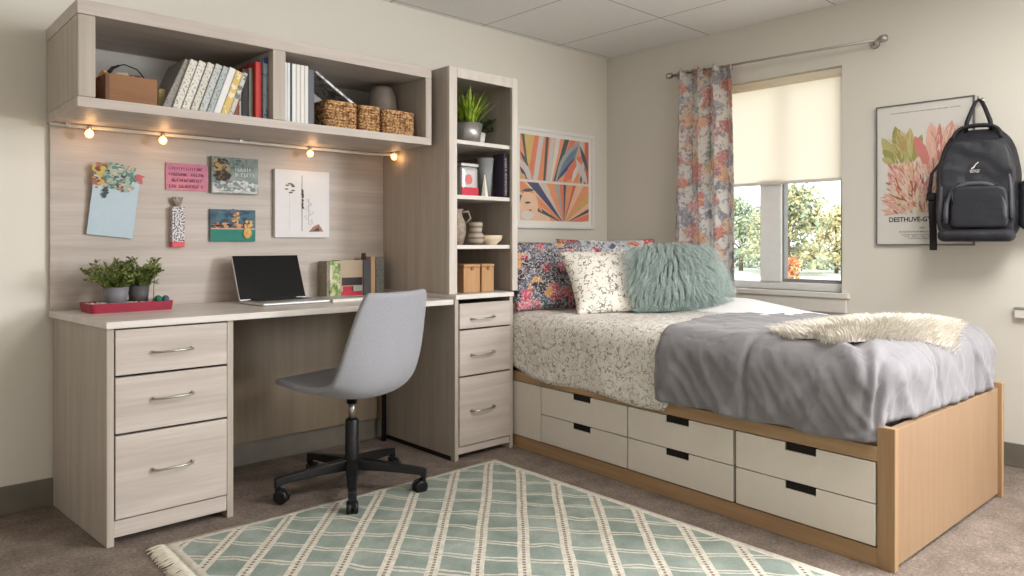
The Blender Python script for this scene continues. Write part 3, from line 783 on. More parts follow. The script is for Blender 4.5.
M_fringe = plain('cream_fringe', (212, 204, 186), 1.0)
bobj('fringe', bm, M_fringe, t, kind='stuff', label='cream knotted fringe')

# ------------------------------------------------------------------ desk chair
CH = (-2.466, -0.668, 0.0); CA = R(105 - 90)
t = thing('desk_chair', 'grey upholstered swivel desk chair on black five star base', 'chair', CH, CA)
g = G('grey_chair_fabric'); v = g.co(); wv = g.noise(v, 420, 2)
g.base(g.ramp(wv, [(0.3, rgb(138, 138, 143)), (0.7, rgb(162, 162, 168))])); g.set(Roughness=0.95, Sheen_Weight=0.2); g.bump(wv, 0.3, 0.002); M_chair = g.m
# shell: profile in (y forward, z), half width, side lift
prof = [(0.288, 0.456, 0.150, 0.000), (0.282, 0.470, 0.175, 0.000), (0.250, 0.479, 0.198, 0.004), (0.18, 0.474, 0.214, 0.010), (0.09, 0.458, 0.226, 0.020),
        (0.0, 0.443, 0.232, 0.036), (-0.08, 0.435, 0.233, 0.055), (-0.145, 0.441, 0.231, 0.074), (-0.188, 0.466, 0.230, 0.084), (-0.208, 0.515, 0.229, 0.076),
        (-0.218, 0.58, 0.225, 0.062), (-0.226, 0.650, 0.218, 0.050), (-0.235, 0.720, 0.207, 0.040), (-0.245, 0.785, 0.195, 0.030), (-0.254, 0.834, 0.182, 0.024), (-0.258, 0.856, 0.166, 0.020)]
bm = B(); rows = []; NS = 22
for i, (y, z, hw, lift) in enumerate(prof):
    a = prof[max(i - 1, 0)]; b = prof[min(i + 1, len(prof) - 1)]
    ty, tz = b[0] - a[0], b[1] - a[1]; l_ = math.hypot(ty, tz); ny, nz = tz / l_, -ty / l_      # inner side normal (up / forward)
    row = []
    for k in range(NS + 1):
        s_ = -1 + 2 * k / NS
        e_ = abs(s_) ** 2.6
        row.append(bm.verts.new((hw * s_, y + ny * lift * e_, z + nz * lift * e_)))
    rows.append(row)
for a, b in zip(rows, rows[1:]):
    for k in range(NS):
        f = bm.faces.new((a[k], a[k + 1], b[k + 1], b[k])); f.smooth = True
sh_ = bobj('seat_shell', bm, M_chair, t, solid=0.0)
m = sh_.modifiers.new('solid', 'SOLIDIFY'); m.thickness = 0.028; m.offset = 1.0
m = sh_.modifiers.new('sub', 'SUBSURF'); m.levels = 2; m.render_levels = 2
bm = B(); lathe(bm, [(0, 0.372), (0.022, 0.372), (0.022, 0.395), (0.05, 0.410), (0.05, 0.418), (0, 0.418)], seg=20); bobj('seat_plate', bm, M_blackm, t)
bm = B(); lathe(bm, [(0, 0.30), (0.0135, 0.30), (0.0135, 0.38), (0, 0.38)], seg=16); bobj('gas_lift', bm, M_chrome, t)
bm = B(); lathe(bm, [(0, 0.09), (0.032, 0.09), (0.034, 0.125), (0.029, 0.145), (0.0280, 0.300), (0.024, 0.306), (0, 0.318)], seg=20); bobj('column', bm, M_black, t)
CR = 0.305
for k in range(5):
    wa = R(168 + 72 * k) - CA; d = Vector((math.cos(wa), math.sin(wa), 0)); sd = Vector((-d.y, d.x, 0))
    bm = B(); secs = []
    for q, wd, zt, zb in ((0.02, 0.027, 0.140, 0.095), (0.12, 0.023, 0.130, 0.092), (0.22, 0.020, 0.116, 0.086), (0.295, 0.017, 0.106, 0.078), (0.320, 0.016, 0.100, 0.060)):
        secs.append([bm.verts.new(d * q + sd * x + Vector((0, 0, z))) for x, z in ((-wd, zb), (wd, zb), (wd * 0.8, zt), (-wd * 0.8, zt))])
    for a, b in zip(secs, secs[1:]):
        for i in range(4): bm.faces.new((a[i], a[(i + 1) % 4], b[(i + 1) % 4], b[i]))
    bm.faces.new(secs[0][::-1]); bm.faces.new(secs[-1])
    leg = bobj('leg', bm, M_black, t, bevel=0.004)
    c = d * CR; c.z = 0
    bm = B(); tube(bm, [c + Vector((0, 0, 0.09)), c + Vector((0, 0, 0.05))], 0.008, 8)
    box(bm, -0.012, 0.012, -0.008, 0.008, 0.036, 0.064)
    bobj('caster_stem', bm, M_black, leg) if False else None
    yaw = wa + 0.9 + k * 0.7; ax = Vector((math.cos(yaw), math.sin(yaw), 0)); rl = Vector((-ax.y, ax.x, 0)); cc = c + rl * 0.014 + Vector((0, 0, 0.0300))
    for v_ in bm.verts[-8:]: v_.co = c + ax * v_.co.x + rl * v_.co.y + Vector((0, 0, v_.co.z))
    for sg in (-1, 1):
        tube(bm, [cc + ax * sg * 0.005, cc + ax * sg * 0.007, cc + ax * sg * 0.018, cc + ax * sg * 0.023], [0.025, 0.0295, 0.0290, 0.021], 20)
    tube(bm, [cc - ax * 0.01, cc + ax * 0.01], 0.008, 8)
    bobj('caster', bm, M_black, leg)

# ------------------------------------------------------------------ things on the desk
DZ = 0.779
M_red = plain('raspberry_tray', (152, 36, 60), 0.45, var=0.04)
t = thing('serving_tray', 'raspberry red tray under the potted plants', 'tray', (-3.212, -0.19, DZ), R(1))
bm = B(); w_, d_ = 0.155, 0.085; r_ = 0.018
poly = []
for cx_, cy_, a0 in ((w_ - r_, d_ - r_, 0), (-w_ + r_, d_ - r_, 90), (-w_ + r_, -d_ + r_, 180), (w_ - r_, -d_ + r_, 270)):
    for k in range(5): poly.append((cx_ + r_ * math.cos(R(a0 + 22.5 * k)), cy_ + r_ * math.sin(R(a0 + 22.5 * k))))
lo = [bm.verts.new((x * 0.96, y * 0.96, 0.0)) for x, y in poly]; hi = [bm.verts.new((x, y, 0.036)) for x, y in poly]
ih = [bm.verts.new((x * 0.96, y * 0.94, 0.036)) for x, y in poly]; il = [bm.verts.new((x * 0.94, y * 0.92, 0.016)) for x, y in poly]
n_ = len(poly)
for A_, B_ in ((lo, hi), (hi, ih), (ih, il)):
    for k in range(n_): bm.faces.new((A_[k], A_[(k + 1) % n_], B_[(k + 1) % n_], B_[k]))
bm.faces.new(lo[::-1]); bm.faces.new(il)
bobj('tray_body', bm, M_red, t)
bm = B()
rnd = random.Random(2)
for i in range(420):
    x = rnd.uniform(-w_ * 0.9, w_ * 0.9); y = rnd.uniform(-d_ * 0.86, d_ * 0.86)
    m_ = Matrix.Rotation(rnd.uniform(0, 6), 3, 'Z') @ Matrix.Rotation(rnd.uniform(0, 1), 3, 'X')
    obox(bm, (x, y, 0.024 + rnd.uniform(0, 0.008)), 0.006, 0.004, 0.003, m_)
bobj('pebbles', bm, plain('pale_pebbles', (190, 180, 168), 0.8, var=0.2), t, kind='stuff')

def leafmat(name, a, b):
    g = G(name); g.base(g.ramp(g.noise(g.co(), 40, 2), [(0.35, rgb(*a)), (0.65, rgb(*b))])); g.set(Roughness=0.5); return g.m
M_leaf = leafmat('muted_green_leaf', (74, 92, 44), (142, 152, 82)); M_leaf2 = leafmat('bright_green_leaf', (88, 124, 24), (166, 190, 60))
M_pot = plain('matte_grey_pot', (124, 122, 128), 0.6, var=0.03); M_pot2 = plain('dark_grey_pot', (88, 84, 84), 0.5, var=0.03)
M_soil = plain('dark_soil', (58, 44, 34), 1.0, var=0.3)
def leaf(bm, p, d, up, L, W):
    s_ = d.cross(up)
    if s_.length < 1e-4: s_ = Vector((1, 0, 0))
    s_.normalize(); n_ = s_.cross(d).normalized()
    a = bm.verts.new(p); b = bm.verts.new(p + d * L * 0.5 + s_ * W / 2 + n_ * W * 0.15); c_ = bm.verts.new(p + d * L); e_ = bm.verts.new(p + d * L * 0.5 - s_ * W / 2 + n_ * W * 0.15); m_ = bm.verts.new(p + d * L * 0.5)
    bm.faces.new((a, b, m_)); bm.faces.new((b, c_, m_)); bm.faces.new((c_, e_, m_)); bm.faces.new((e_, a, m_))
def potted(name, label, x, y, z, r0, r1, hgt, potmat, fn, leafm, group=None):
    t = thing(name, label, 'plant', (x, y, z), 0, group)
    bm = B(); lathe(bm, [(0, 0), (r0, 0), (r1, hgt), (r1 - 0.004, hgt), (r1 - 0.006, hgt - 0.014), (0, hgt - 0.014)], seg=28); bobj('pot', bm, potmat, t)
    bm = B(); lathe(bm, [(0, hgt - 0.010), (r1 - 0.007, hgt - 0.012)], seg=20); bobj('soil', bm, M_soil, t)
    bm = B(); fn(bm, hgt, r1); bobj('foliage', bm, leafm, t)
    return t
def bushy(seed, spread, H, n=26, ll=0.022, lean=(0, 0)):
    def f(bm, hgt, r1):
        rnd = random.Random(seed)
        for i in range(n):
            a = rnd.uniform(0, 2 * PI); rr = rnd.uniform(0, r1 * 0.75)
            p = Vector((rr * math.cos(a), rr * math.sin(a), hgt - 0.014)); k = rnd.uniform(0.2, 1)
            d = Vector((math.cos(a) * k * spread + lean[0], math.sin(a) * k * spread * 0.7 + lean[1], 1)).normalized(); Ln = H * rnd.uniform(0.6, 1.05)
            pts = [p]
            for j in range(8):
                d = (d + Vector((math.cos(a) * 0.07 * k, math.sin(a) * 0.07 * k, -0.03 * k)) + Vector([rnd.uniform(-0.08, 0.08) for _ in range(3)])).normalized()
                p = p + d * Ln / 8; pts.append(p)
                for q in range(4):
                    th = rnd.uniform(0, 2 * PI); o_ = Vector((math.cos(th), math.sin(th), rnd.uniform(-0.1, 0.9))).normalized()
                    leaf(bm, p, (o_ + d * 0.4).normalized(), d, ll * rnd.uniform(0.7, 1.2), ll * 0.36)
            tube(bm, pts, 0.0012, 4, caps=False)
    return f
PG = 'grey potted plants on the tray'
potted('potted_plant', 'bushy plant in the wider light grey pot on the tray', -3.255, -0.20, DZ + 0.026, 0.036, 0.0475, 0.070, M_pot, bushy(1, 0.9, 0.125, 48, 0.024, lean=(-0.14, 0)), M_leaf)
potted('potted_plant', 'leafy plant in the dark grey pot on the tray', -3.162, -0.165, DZ + 0.026, 0.034, 0.041, 0.072, M_pot2, bushy(2, 0.75, 0.12, 44, 0.024, lean=(0.03, 0)), M_leaf)
t = thing('seedling', 'tall thin sprig rising beside the dark grey pot', 'plant', (-3.112, -0.19, DZ + 0.026))
bm = B(); rnd = random.Random(8)
pts = [Vector((0, 0, 0)), Vector((0.001, 0, 0.06)), Vector((0.004, 0, 0.11)), Vector((0.010, 0, 0.152))]; tube(bm, pts, 0.0018, 6)
for p in (pts[2], pts[3], (pts[2] + pts[3]) / 2, pts[1] + Vector((0, 0, .02))):
    for q in range(11):
        th = rnd.uniform(0, 2 * PI); leaf(bm, p, Vector((math.cos(th), math.sin(th), rnd.uniform(-0.3, 0.7))).normalized(), Vector((0, 0, 1)), rnd.uniform(0.022, 0.036), 0.010)
bobj('sprig', bm, M_leaf, t)
for nm, lab, x, c_, r_ in (('yarn_ball', 'small green ball at the foot of the sprig', -3.106, (52, 128, 96), 0.015), ('yarn_ball', 'small blue ball at the tray end', -3.078, (86, 110, 140), 0.0145)):
    g = G('wound_yarn'); g.base(g.ramp(g.noise(g.co(scale=(60, 60, 260)), 1, 3), [(0.3, tuple(q * 0.55 for q in rgb(*c_)[:3]) + (1,)), (0.7, rgb(*c_))])); g.set(Roughness=0.9)
    bm = B(); bmesh.ops.create_uvsphere(bm, u_segments=24, v_segments=16, radius=r_)
    for v_ in bm.verts: v_.co += v_.co.normalized() * 0.0008 * math.sin(v_.co.z * 2400 + math.atan2(v_.co.y, v_.co.x) * 5)
    o = obj(nm, bm, g.m, smooth=True); o.location = (x, -0.232, DZ + 0.027 + r_); tag(o, lab, 'ball')

# laptop
t = thing('laptop', 'open silver laptop with black screen on the desk', 'laptop', (-2.582, -0.285, DZ), R(3))
bm = B(); rbox(bm, -0.165, 0.165, -0.115, 0.105, 0.0, 0.014, 0.006, 0.008); bobj('keyboard_base', bm, M_alu, t)
bm = B()
for r_ in range(5):
    for c_ in range(14):
        x = -0.132 + c_ * 0.0190; y = 0.075 - r_ * 0.019
        box(bm, x, x + 0.0165, y, y + 0.0165, 0.0138, 0.0158)
bobj('keys', bm, M_keys, t, kind='stuff')
bobj('trackpad', bx(-0.045, 0.045, -0.105, -0.038, 0.0138, 0.0146), plain('pale_trackpad', (190, 190, 190), 0.3), t)
LM = Matrix.Translation((0, 0.105, 0.012)) @ Matrix.Rotation(R(-22), 4, 'X')
bm = B(); box(bm, -0.165, 0.165, 0.0, 0.007, 0.0, 0.218); bmesh.ops.transform(bm, matrix=LM, verts=bm.verts); lid = bobj('lid', bm, M_alu, t, bevel=0.003)
bm = B(); box(bm, -0.162, 0.162, -0.0015, 0.001, 0.006, 0.215); bmesh.ops.transform(bm, matrix=LM, verts=bm.verts); bobj('screen', bm, M_screen, lid)
bm = B(); tube(bm, [(-0.11, 0.103, 0.013), (0.11, 0.103, 0.013)], 0.006, 10); bobj('hinge', bm, M_keys, t)
t = thing('notebook', 'slim white closed notebook lying beside the laptop', 'notebook', (-2.312, -0.295, DZ), R(3))
bobj('cover', bx(-0.10, 0.095, -0.10, 0.10, 0.0, 0.003), M_alu, t, bevel=0.001); bobj('page_block', bx(-0.098, 0.092, -0.097, 0.097, 0.003, 0.011), M_cream, t); bobj('cover', bx(-0.10, 0.095, -0.10, 0.10, 0.011, 0.0135), M_alu, t, bevel=0.001)

def book(label, x0, x1, y0, y1, z0, h, col, group=None, tilt=0.0, spine='y', bands=None, name='book', speck=False, cat='book', page=True):
    """upright book, spine towards -y; tilt leans it about its lower edge"""
    t = thing(name, label, cat, ((x0 + x1) / 2, (y0 + y1) / 2, z0), 0, group)
    w2 = (x1 - x0) / 2; d2 = (y1 - y0) / 2; th = min(0.003, w2 * 0.3)
    T = Matrix.Translation((0, 0, w2 * abs(math.sin(tilt)) )) @ Matrix.Rotation(tilt, 4, 'Y')
    if isinstance(col, tuple):
        g = G('book_cover'); c = rgb(*col)
        if speck:
            v = g.co(); s_ = g.math('GREATER_THAN', g.noise(v, 120 if speck is True else 45, 3, 0.7), 0.56)
            c2 = rgb(96, 94, 92) if speck is True else rgb(*speck)
            g.base(g.mix(g.math('MULTIPLY', s_, 0.75), c, c2))
        else: g.base(c)
        g.set(Roughness=0.55); col = g.m
    bm = B(); box(bm, -w2, -w2 + th, -d2, d2, 0, h); box(bm, w2 - th, w2, -d2, d2, 0, h); box(bm, -w2 + th, w2 - th, -d2, -d2 + th, 0, h)
    bmesh.ops.transform(bm, matrix=T, verts=bm.verts); cv = bobj('cover', bm, col, t, bevel=0.0008)
    bm = B(); box(bm, -w2 + th, w2 - th, -d2 + th, d2 - 0.004, 0.003, h - 0.003); bmesh.ops.transform(bm, matrix=T, verts=bm.verts); bobj('page_block', bm, M_cream, t)
    if bands:
        for (a, b, c_) in bands:
            bm = B(); box(bm, -w2 * 0.86, w2 * 0.86, -d2 - 0.0008, -d2 + 0.0005, h * a, h * b); bmesh.ops.transform(bm, matrix=T, verts=bm.verts)
            bobj('spine_title', bm, plain('spine_ink', c_, 0.6), cv)
    return t
# books at the back of the desk
g = G('leafy_cover'); v = g.co(); n_ = g.noise(v, 34, 3)
g.base(g.ramp(n_, [(0.40, rgb(206, 198, 176)), (0.5, rgb(150, 170, 90)), (0.6, rgb(88, 112, 48))])); g.set(Roughness=0.4); M_leafy = g.m
DB = 'books stood upright at the back of the desk'
book('narrow grey-brown book at the left end of the desk row', -2.283, -2.270, -0.115, -0.026, DZ, 0.178, (150, 142, 126), DB, speck=True)
book('book with green leaves on its spine', -2.268, -2.208, -0.115, -0.026, DZ, 0.180, M_leafy, DB)
t = book('wide beige book with dark and red labels on the desk', -2.206, -2.076, -0.11, -0.026, DZ, 0.184, (178, 160, 136), DB)
for (a, b, c_, x0, x1) in ((0.30, 0.52, (58, 24, 30), 0.15, 1.0), (0.34, 0.49, (30, 26, 26), 0.3, 0.9), (0.14, 0.28, (176, 30, 52), 0.2, 0.6), (0.14, 0.27, (150, 170, 158), 0.6, 1.0), (0.02, 0.14, (186, 36, 60), 0.12, 1.0)):
    w_ = 0.130; obj('cover_label', bx(-2.206 + w_ * x0 - 0.01, -2.206 + w_ * x1 - 0.003, -0.1115 if c_[0] == 30 else -0.111, -0.109, DZ + 0.184 * a, DZ + 0.184 * b), plain('label_ink', c_, 0.5), t)
book('dark slate book with curved spine on the desk', -2.074, -2.030, -0.115, -0.026, DZ, 0.186, (92, 90, 98), DB)
book('tan spined book between two grey books on the desk', -2.028, -2.002, -0.112, -0.026, DZ, 0.200, (206, 172, 134), DB)
book('grey green book at the right end of the desk row', -2.000, -1.950, -0.115, -0.026, DZ, 0.196, (128, 130, 124), DB, speck=True)
t = thing('ornament', 'little dark round ornament on top of the desk books', 'ornament', (-2.052, -0.08, DZ + 0.186))
bm = B(); lathe(bm, [(0, 0), (0.012, 0.001), (0.014, 0.010), (0.010, 0.018), (0.013, 0.024), (0.010, 0.032), (0, 0.034)], seg=16); bobj('body', bm, plain('dark_clay', (70, 56, 46), 0.7), t)

# ------------------------------------------------------------------ cards on the back panel
PY_ = -0.0205
def flat_card(name, label, cat, cx_, cz_, w, h, mat, rot=0.0, off=0.004, th=0.003, group=None):
    """thin card facing -y; local x right, local z up; returns thing and a function adding coloured shapes on its face"""
    t = thing(name, label, cat, (cx_, PY_ - off, cz_), 0, group)
    Mx = Matrix.Rotation(rot, 4, 'Y')
    def add(nm, polys, mats, lift=0.0004, th2=0.0004):
        bm = B()
        for k_, (poly, mi) in enumerate(polys):
            z_ = -th - lift - k_ * 0.00003
            prism(bm, poly, 'y', z_ - th2, z_, mi)
        bmesh.ops.transform(bm, matrix=Mx, verts=bm.verts)
        return bobj(nm, bm, mats, card)
    bm = B(); box(bm, -w / 2, w / 2, -th, 0, -h / 2, h / 2); bmesh.ops.transform(bm, matrix=Mx, verts=bm.verts)
    card = bobj('card', bm, mat, t)
    return t, card, add, Mx
def rect(x0, x1, z0, z1): return [(x0, z0), (x1, z0), (x1, z1), (x0, z1)]
def blob(cx_, cz_, rx, rz, n=14, seed=0, k=0.2):
    return [(cx_ + rx * math.cos(a) * (1 + k * noise.noise((math.cos(a) * 2 + seed, math.sin(a) * 2, 0))), cz_ + rz * math.sin(a) * (1 + k * noise.noise((math.cos(a) * 2 + seed, math.sin(a) * 2, 5)))) for a in [2 * PI * i / n for i in range(n)]]
def cluster(polys, cx_, cz_, rx, rz, n, sz, mats, seed):
    rnd = random.Random(seed)
    for i in range(n):
        a = rnd.uniform(0, 2 * PI); r_ = math.sqrt(rnd.random()); s_ = sz * rnd.uniform(0.5, 1.2); q = rnd.uniform(0.35, 1)
        polys.append((blob(cx_ + rx * r_ * math.cos(a), cz_ + rz * r_ * math.sin(a), s_, s_ * q, 8, i + seed, 0.6), rnd.choice(mats)))
def ink(c, name='ink'): return plain(name, c, 0.7, var=0.03)
def scribble(polys, x0, x1, z, hgt, seed, mi=0, gap=0.3):
    """a line of short letter-like strokes"""
    rnd = random.Random(seed); x = x0
    while x < x1:
        w_ = hgt * rnd.uniform(0.3, 0.6)
        if rnd.random() > 0.15:
            polys.append((rect(x, x + hgt * 0.16, z, z + hgt), mi))
            zz = z + hgt * rnd.choice((0, 0.42, 0.84)); polys.append((rect(x + hgt * 0.165, x + w_, zz, zz + hgt * 0.16), mi))
            if rnd.random() > 0.5: polys.append((rect(x + w_ * 1.01, x + w_ + hgt * 0.14, z + hgt * 0.1, z + hgt * 0.75), mi))
        x += w_ + hgt * gap
M_blue = plain('pale_blue_paper', (186, 204, 214), 0.7, var=0.02)
g = G('collage_print'); v = g.co(); n_ = g.noise(v, 42, 3, 0.7)
g.base(g.ramp(n_, [(0.36, rgb(52, 84, 84)), (0.45, rgb(110, 150, 142)), (0.54, rgb(196, 192, 176)), (0.62, rgb(150, 110, 96))])); M_coll = g.m
t, card, add, _ = flat_card('note_paper', 'pale blue sheet pinned under a flower collage', 'paper', -3.222, 1.216, 0.175, 0.278, M_blue, R(6), 0.022, 0.002)
t.rotation_euler = (R(3), 0, 0)
polys = [([(-0.055, 0.060), (0.050, 0.052), (0.066, 0.160), (-0.040, 0.168)], 0)]
cluster(polys, -0.072, 0.105, 0.022, 0.050, 40, 0.012, (1, 6, 7), 4)
cluster(polys, 0.005, 0.112, 0.052, 0.046, 120, 0.012, (0, 4, 5, 4, 8, 5, 3), 2)
cluster(polys, 0.030, 0.070, 0.030, 0.018, 26, 0.010, (5, 8, 1), 9)
cluster(polys, 0.082, 0.118, 0.014, 0.020, 22, 0.010, (2, 2, 8), 7)
cluster(polys, -0.040, 0.040, 0.008, 0.020, 14, 0.008, (3,), 3)
add('flower_collage', polys, [M_coll, ink((160, 104, 84)), ink((190, 104, 108)), ink((74, 82, 92)), ink((92, 136, 130)), ink((160, 178, 164)), ink((120, 70, 62)), ink((192, 176, 92)), ink((206, 190, 178))])
def grad(name, a, b, c, sc=8):
    g = G(name); v = g.co(); g.base(g.ramp(g.noise(v, sc, 4, 0.6), [(0.35, rgb(*a)), (0.5, rgb(*b)), (0.65, rgb(*c))])); g.set(Roughness=0.5); return g.m
t, card, add, _ = flat_card('postcard', 'pink lettered postcard on the desk panel', 'card', -2.922, 1.343, 0.182, 0.120, grad('pink_print', (170, 112, 140), (196, 116, 138), (206, 128, 142)), 0)
P = []
for k in range(4): scribble(P, -0.078, 0.060 + 0.01 * (k % 2), 0.030 - k * 0.026, 0.014, 20 + k)
add('lettering', P, [ink((120, 54, 86))])
t, card, add, _ = flat_card('postcard', 'grey landscape canvas card with pale lettering', 'card', -2.712, 1.362, 0.218, 0.168, grad('teal_grey_print', (84, 104, 100), (120, 136, 130), (150, 156, 148)), 0, 0.010, 0.012)
P = [(rect(-0.105, 0.105, -0.080, -0.036), 1)]
cluster(P, -0.066, 0.042, 0.036, 0.034, 60, 0.010, (2, 2, 4, 3), 1); cluster(P, -0.062, -0.004, 0.036, 0.022, 50, 0.010, (3, 3, 4), 2)
cluster(P, 0.03, 0.055, 0.07, 0.02, 40, 0.012, (0, 5), 5); cluster(P, 0.0, -0.05, 0.10, 0.026, 60, 0.012, (1, 6, 5), 6)
add('picture', P, [ink((90, 104, 100)), grad('mist', (168, 172, 174), (188, 192, 192), (206, 206, 204), 20), ink((176, 146, 98)), ink((60, 50, 46)), ink((110, 88, 64)), ink((130, 142, 138)), ink((214, 214, 212))])
P = []; scribble(P, 0.0, 0.095, 0.022, 0.018, 5); scribble(P, 0.0, 0.085, -0.004, 0.018, 6); add('lettering', P, [ink((214, 216, 210))], 0.001)
t, card, add, _ = flat_card('postcard', 'teal seascape card with orange flower below the landscape', 'card', -2.718, 1.131, 0.212, 0.148, grad('blue_sky_print', (48, 76, 92), (66, 98, 112), (84, 112, 118)), 0, 0.006, 0.006)
P = [(rect(-0.103, 0.103, -0.072, -0.018), 0), (rect(-0.103, 0.103, -0.018, -0.012), 1)]
cluster(P, 0.0, 0.045, 0.10, 0.024, 60, 0.014, (6, 7), 8); cluster(P, -0.055, 0.0, 0.045, 0.009, 40, 0.008, (2, 8, 3), 1); cluster(P, 0.025, 0.0, 0.04, 0.007, 30, 0.008, (3, 3, 8), 2)
cluster(P, 0.010, 0.032, 0.016, 0.028, 30, 0.007, (5, 2, 9), 3); cluster(P, 0.070, 0.004, 0.020, 0.018, 30, 0.008, (2, 9), 5); P.append((blob(0.066, -0.034, 0.021, 0.026, 12, 3), 4)); cluster(P, 0.066, -0.036, 0.016, 0.020, 20, 0.006, (4, 9), 6)
add('picture', P, [ink((52, 128, 114)), ink((196, 172, 148)), ink((176, 108, 84)), ink((56, 50, 54)), ink((206, 160, 88)), ink((84, 138, 126)), ink((52, 82, 100)), ink((82, 110, 124)), ink((206, 150, 120)), ink((216, 182, 120))])
M_canvas = plain('white_canvas', (228, 226, 226), 0.8, var=0.01)
t, card, add, _ = flat_card('canvas_print', 'white canvas with fine botanical ink drawing', 'canvas', -2.375, 1.243, 0.288, 0.330, M_canvas, 0, 0.003, 0.02)
P = [(rect(-0.006, -0.0035, -0.135, 0.14), 0), (rect(-0.07, -0.0695, -0.14, 0.06), 3)]
rnd = random.Random(4)
for k in range(15):
    a = rnd.uniform(0, 6.3); P.append((blob(-0.068 + 0.018 * math.cos(a), 0.075 + 0.022 * math.sin(a), 0.010, 0.004, 8, k), 1))
for k in range(26):
    z = -0.10 + k * 0.0050; x = 0.028 + 0.018 * math.sin(k * 0.7) + rnd.uniform(-0.01, 0.01); P.append((rect(x, x + rnd.uniform(0.002, 0.010), z, z + 0.0016), 0)); P.append((rect(0.030, 0.0312, z, z + 0.004), 0))
for k in range(10): P.append((blob(-0.003 + rnd.uniform(-.003, .003), 0.02 + rnd.uniform(-0.04, 0.05), 0.005, 0.007, 7, k), 0))
P += [([(0.03, -0.138), (0.11, -0.135), (0.085, -0.098), (0.055, -0.112)], 2), ([(0.052, -0.134), (0.09, -0.134), (0.082, -0.112)], 0)]
add('ink_drawing', P, [ink((84, 80, 82)), ink((120, 112, 104)), ink((168, 124, 100)), ink((202, 206, 212))])
# hanging tag
t = thing('gift_tag', 'narrow patterned gift tag with pink foot and ribbon bow', 'gift tag', (-2.968, PY_ - 0.012, 1.125))
g = G('patterned_paper'); v = g.co(); g.base(g.mix(g.math('GREATER_THAN', g.noise(v, 150, 2), 0.52), rgb(220, 216, 216), rgb(80, 74, 84))); M_pp = g.m
bobj('tag_body', bx(-0.026, 0.026, -0.020, 0.012, -0.070, 0.085), M_pp, t, bevel=0.002)
bobj('tag_foot', bx(-0.0265, 0.0265, -0.0205, 0.012, -0.092, -0.070), plain('coral_paper', (224, 92, 106), 0.6), t, bevel=0.002)
bm = B()
for a in (-0.7, -0.25, 0.2, 0.65):
    tube(bm, [(0, -0.004, 0.083), (0.018 * math.sin(a), -0.010, 0.105), (0.034 * math.sin(a), -0.006, 0.128)], [0.003, 0.008, 0.003], 6)
lathe(bm, [(0, 0.083), (0.011, 0.086), (0.011, 0.096), (0, 0.100)], (0, -0.004, 0), 10)
bobj('ribbon_bow', bm, plain('grey_ribbon', (142, 136, 128), 0.7, var=0.3), t)

# ------------------------------------------------------------------ wall cabinet contents
M_kraft = wood('brown_veneer', (128, 84, 46), (150, 102, 60), 'x', 1.2)
t = thing('keepsake_box', 'open brown wooden box of odds and ends in the cabinet', 'box', (-3.262, -0.345, KZ), R(2))
bm = B(); bw, bd, bh, th_ = 0.090, 0.085, 0.112, 0.006
box(bm, -bw, bw, -bd, -bd + th_, 0, bh); box(bm, -bw, bw, bd - th_, bd, 0, bh); box(bm, -bw, -bw + th_, -bd + th_, bd - th_, 0, bh); box(bm, bw - th_, bw, -bd + th_, bd - th_, 0, bh); box(bm, -bw + th_, bw - th_, -bd + th_, bd - th_, 0, th_)
bobj('box_body', bm, M_kraft, t, bevel=0.001)
bobj('box_edge', bx(-bw - 0.001, -bw + 0.012, -bd - 0.001, -bd + 0.002, 0, bh), wood('dark_veneer', (92, 60, 34), (108, 72, 42), 'z'), t)
bm = B(); rnd = random.Random(6)
for i in range(26):
    c_ = (rnd.uniform(-bw * .85, bw * .85), rnd.uniform(-bd * .8, bd * .8), bh - 0.012 + rnd.uniform(0, 0.02))
    mi = rnd.choice((0, 0, 1, 2, 3)); m_ = Matrix.Rotation(rnd.uniform(0, 6), 3, 'Z') @ Matrix.Rotation(rnd.uniform(0, 2), 3, 'X')
    vs = box(bm, -0.018, 0.018, -0.011, 0.011, -0.008, 0.008, mi)
    for v_ in vs: v_.co = m_ @ v_.co + Vector(c_)
bobj('contents', bm, [ink((120, 44, 48)), ink((188, 178, 164)), ink((60, 48, 44)), ink((196, 160, 96))], t, kind='stuff')
bm = B(); tube(bm, [(-0.085, -0.02, bh - 0.01), (-0.055, -0.03, bh + 0.035), (-0.01, -0.03, bh + 0.052), (0.035, -0.03, bh + 0.040), (0.065, -0.03, bh + 0.005)], 0.0025, 6)
tube(bm, [(-0.07, -0.03, bh), (-0.05, -0.03, bh + 0.03), (-0.03, -0.03, bh + 0.045)], 0.005, 6); bobj('cord_loop', bm, M_black, t)
t = thing('folded_cloth', 'small cream printed cloth draped over the box side', 'cloth', (-3.148, -0.36, KZ))
bm = B(); rbox(bm, -0.016, 0.020, -0.05, 0.05, 0.0, 0.088, 0.012, 0.008, lambda p, n: 0.003 * fr(p.x, p.y, p.z, 60)); bobj('cloth_fold', bm, plain('cream_print_cloth', (150, 138, 96), 0.9, var=0.3, scale=50), t)

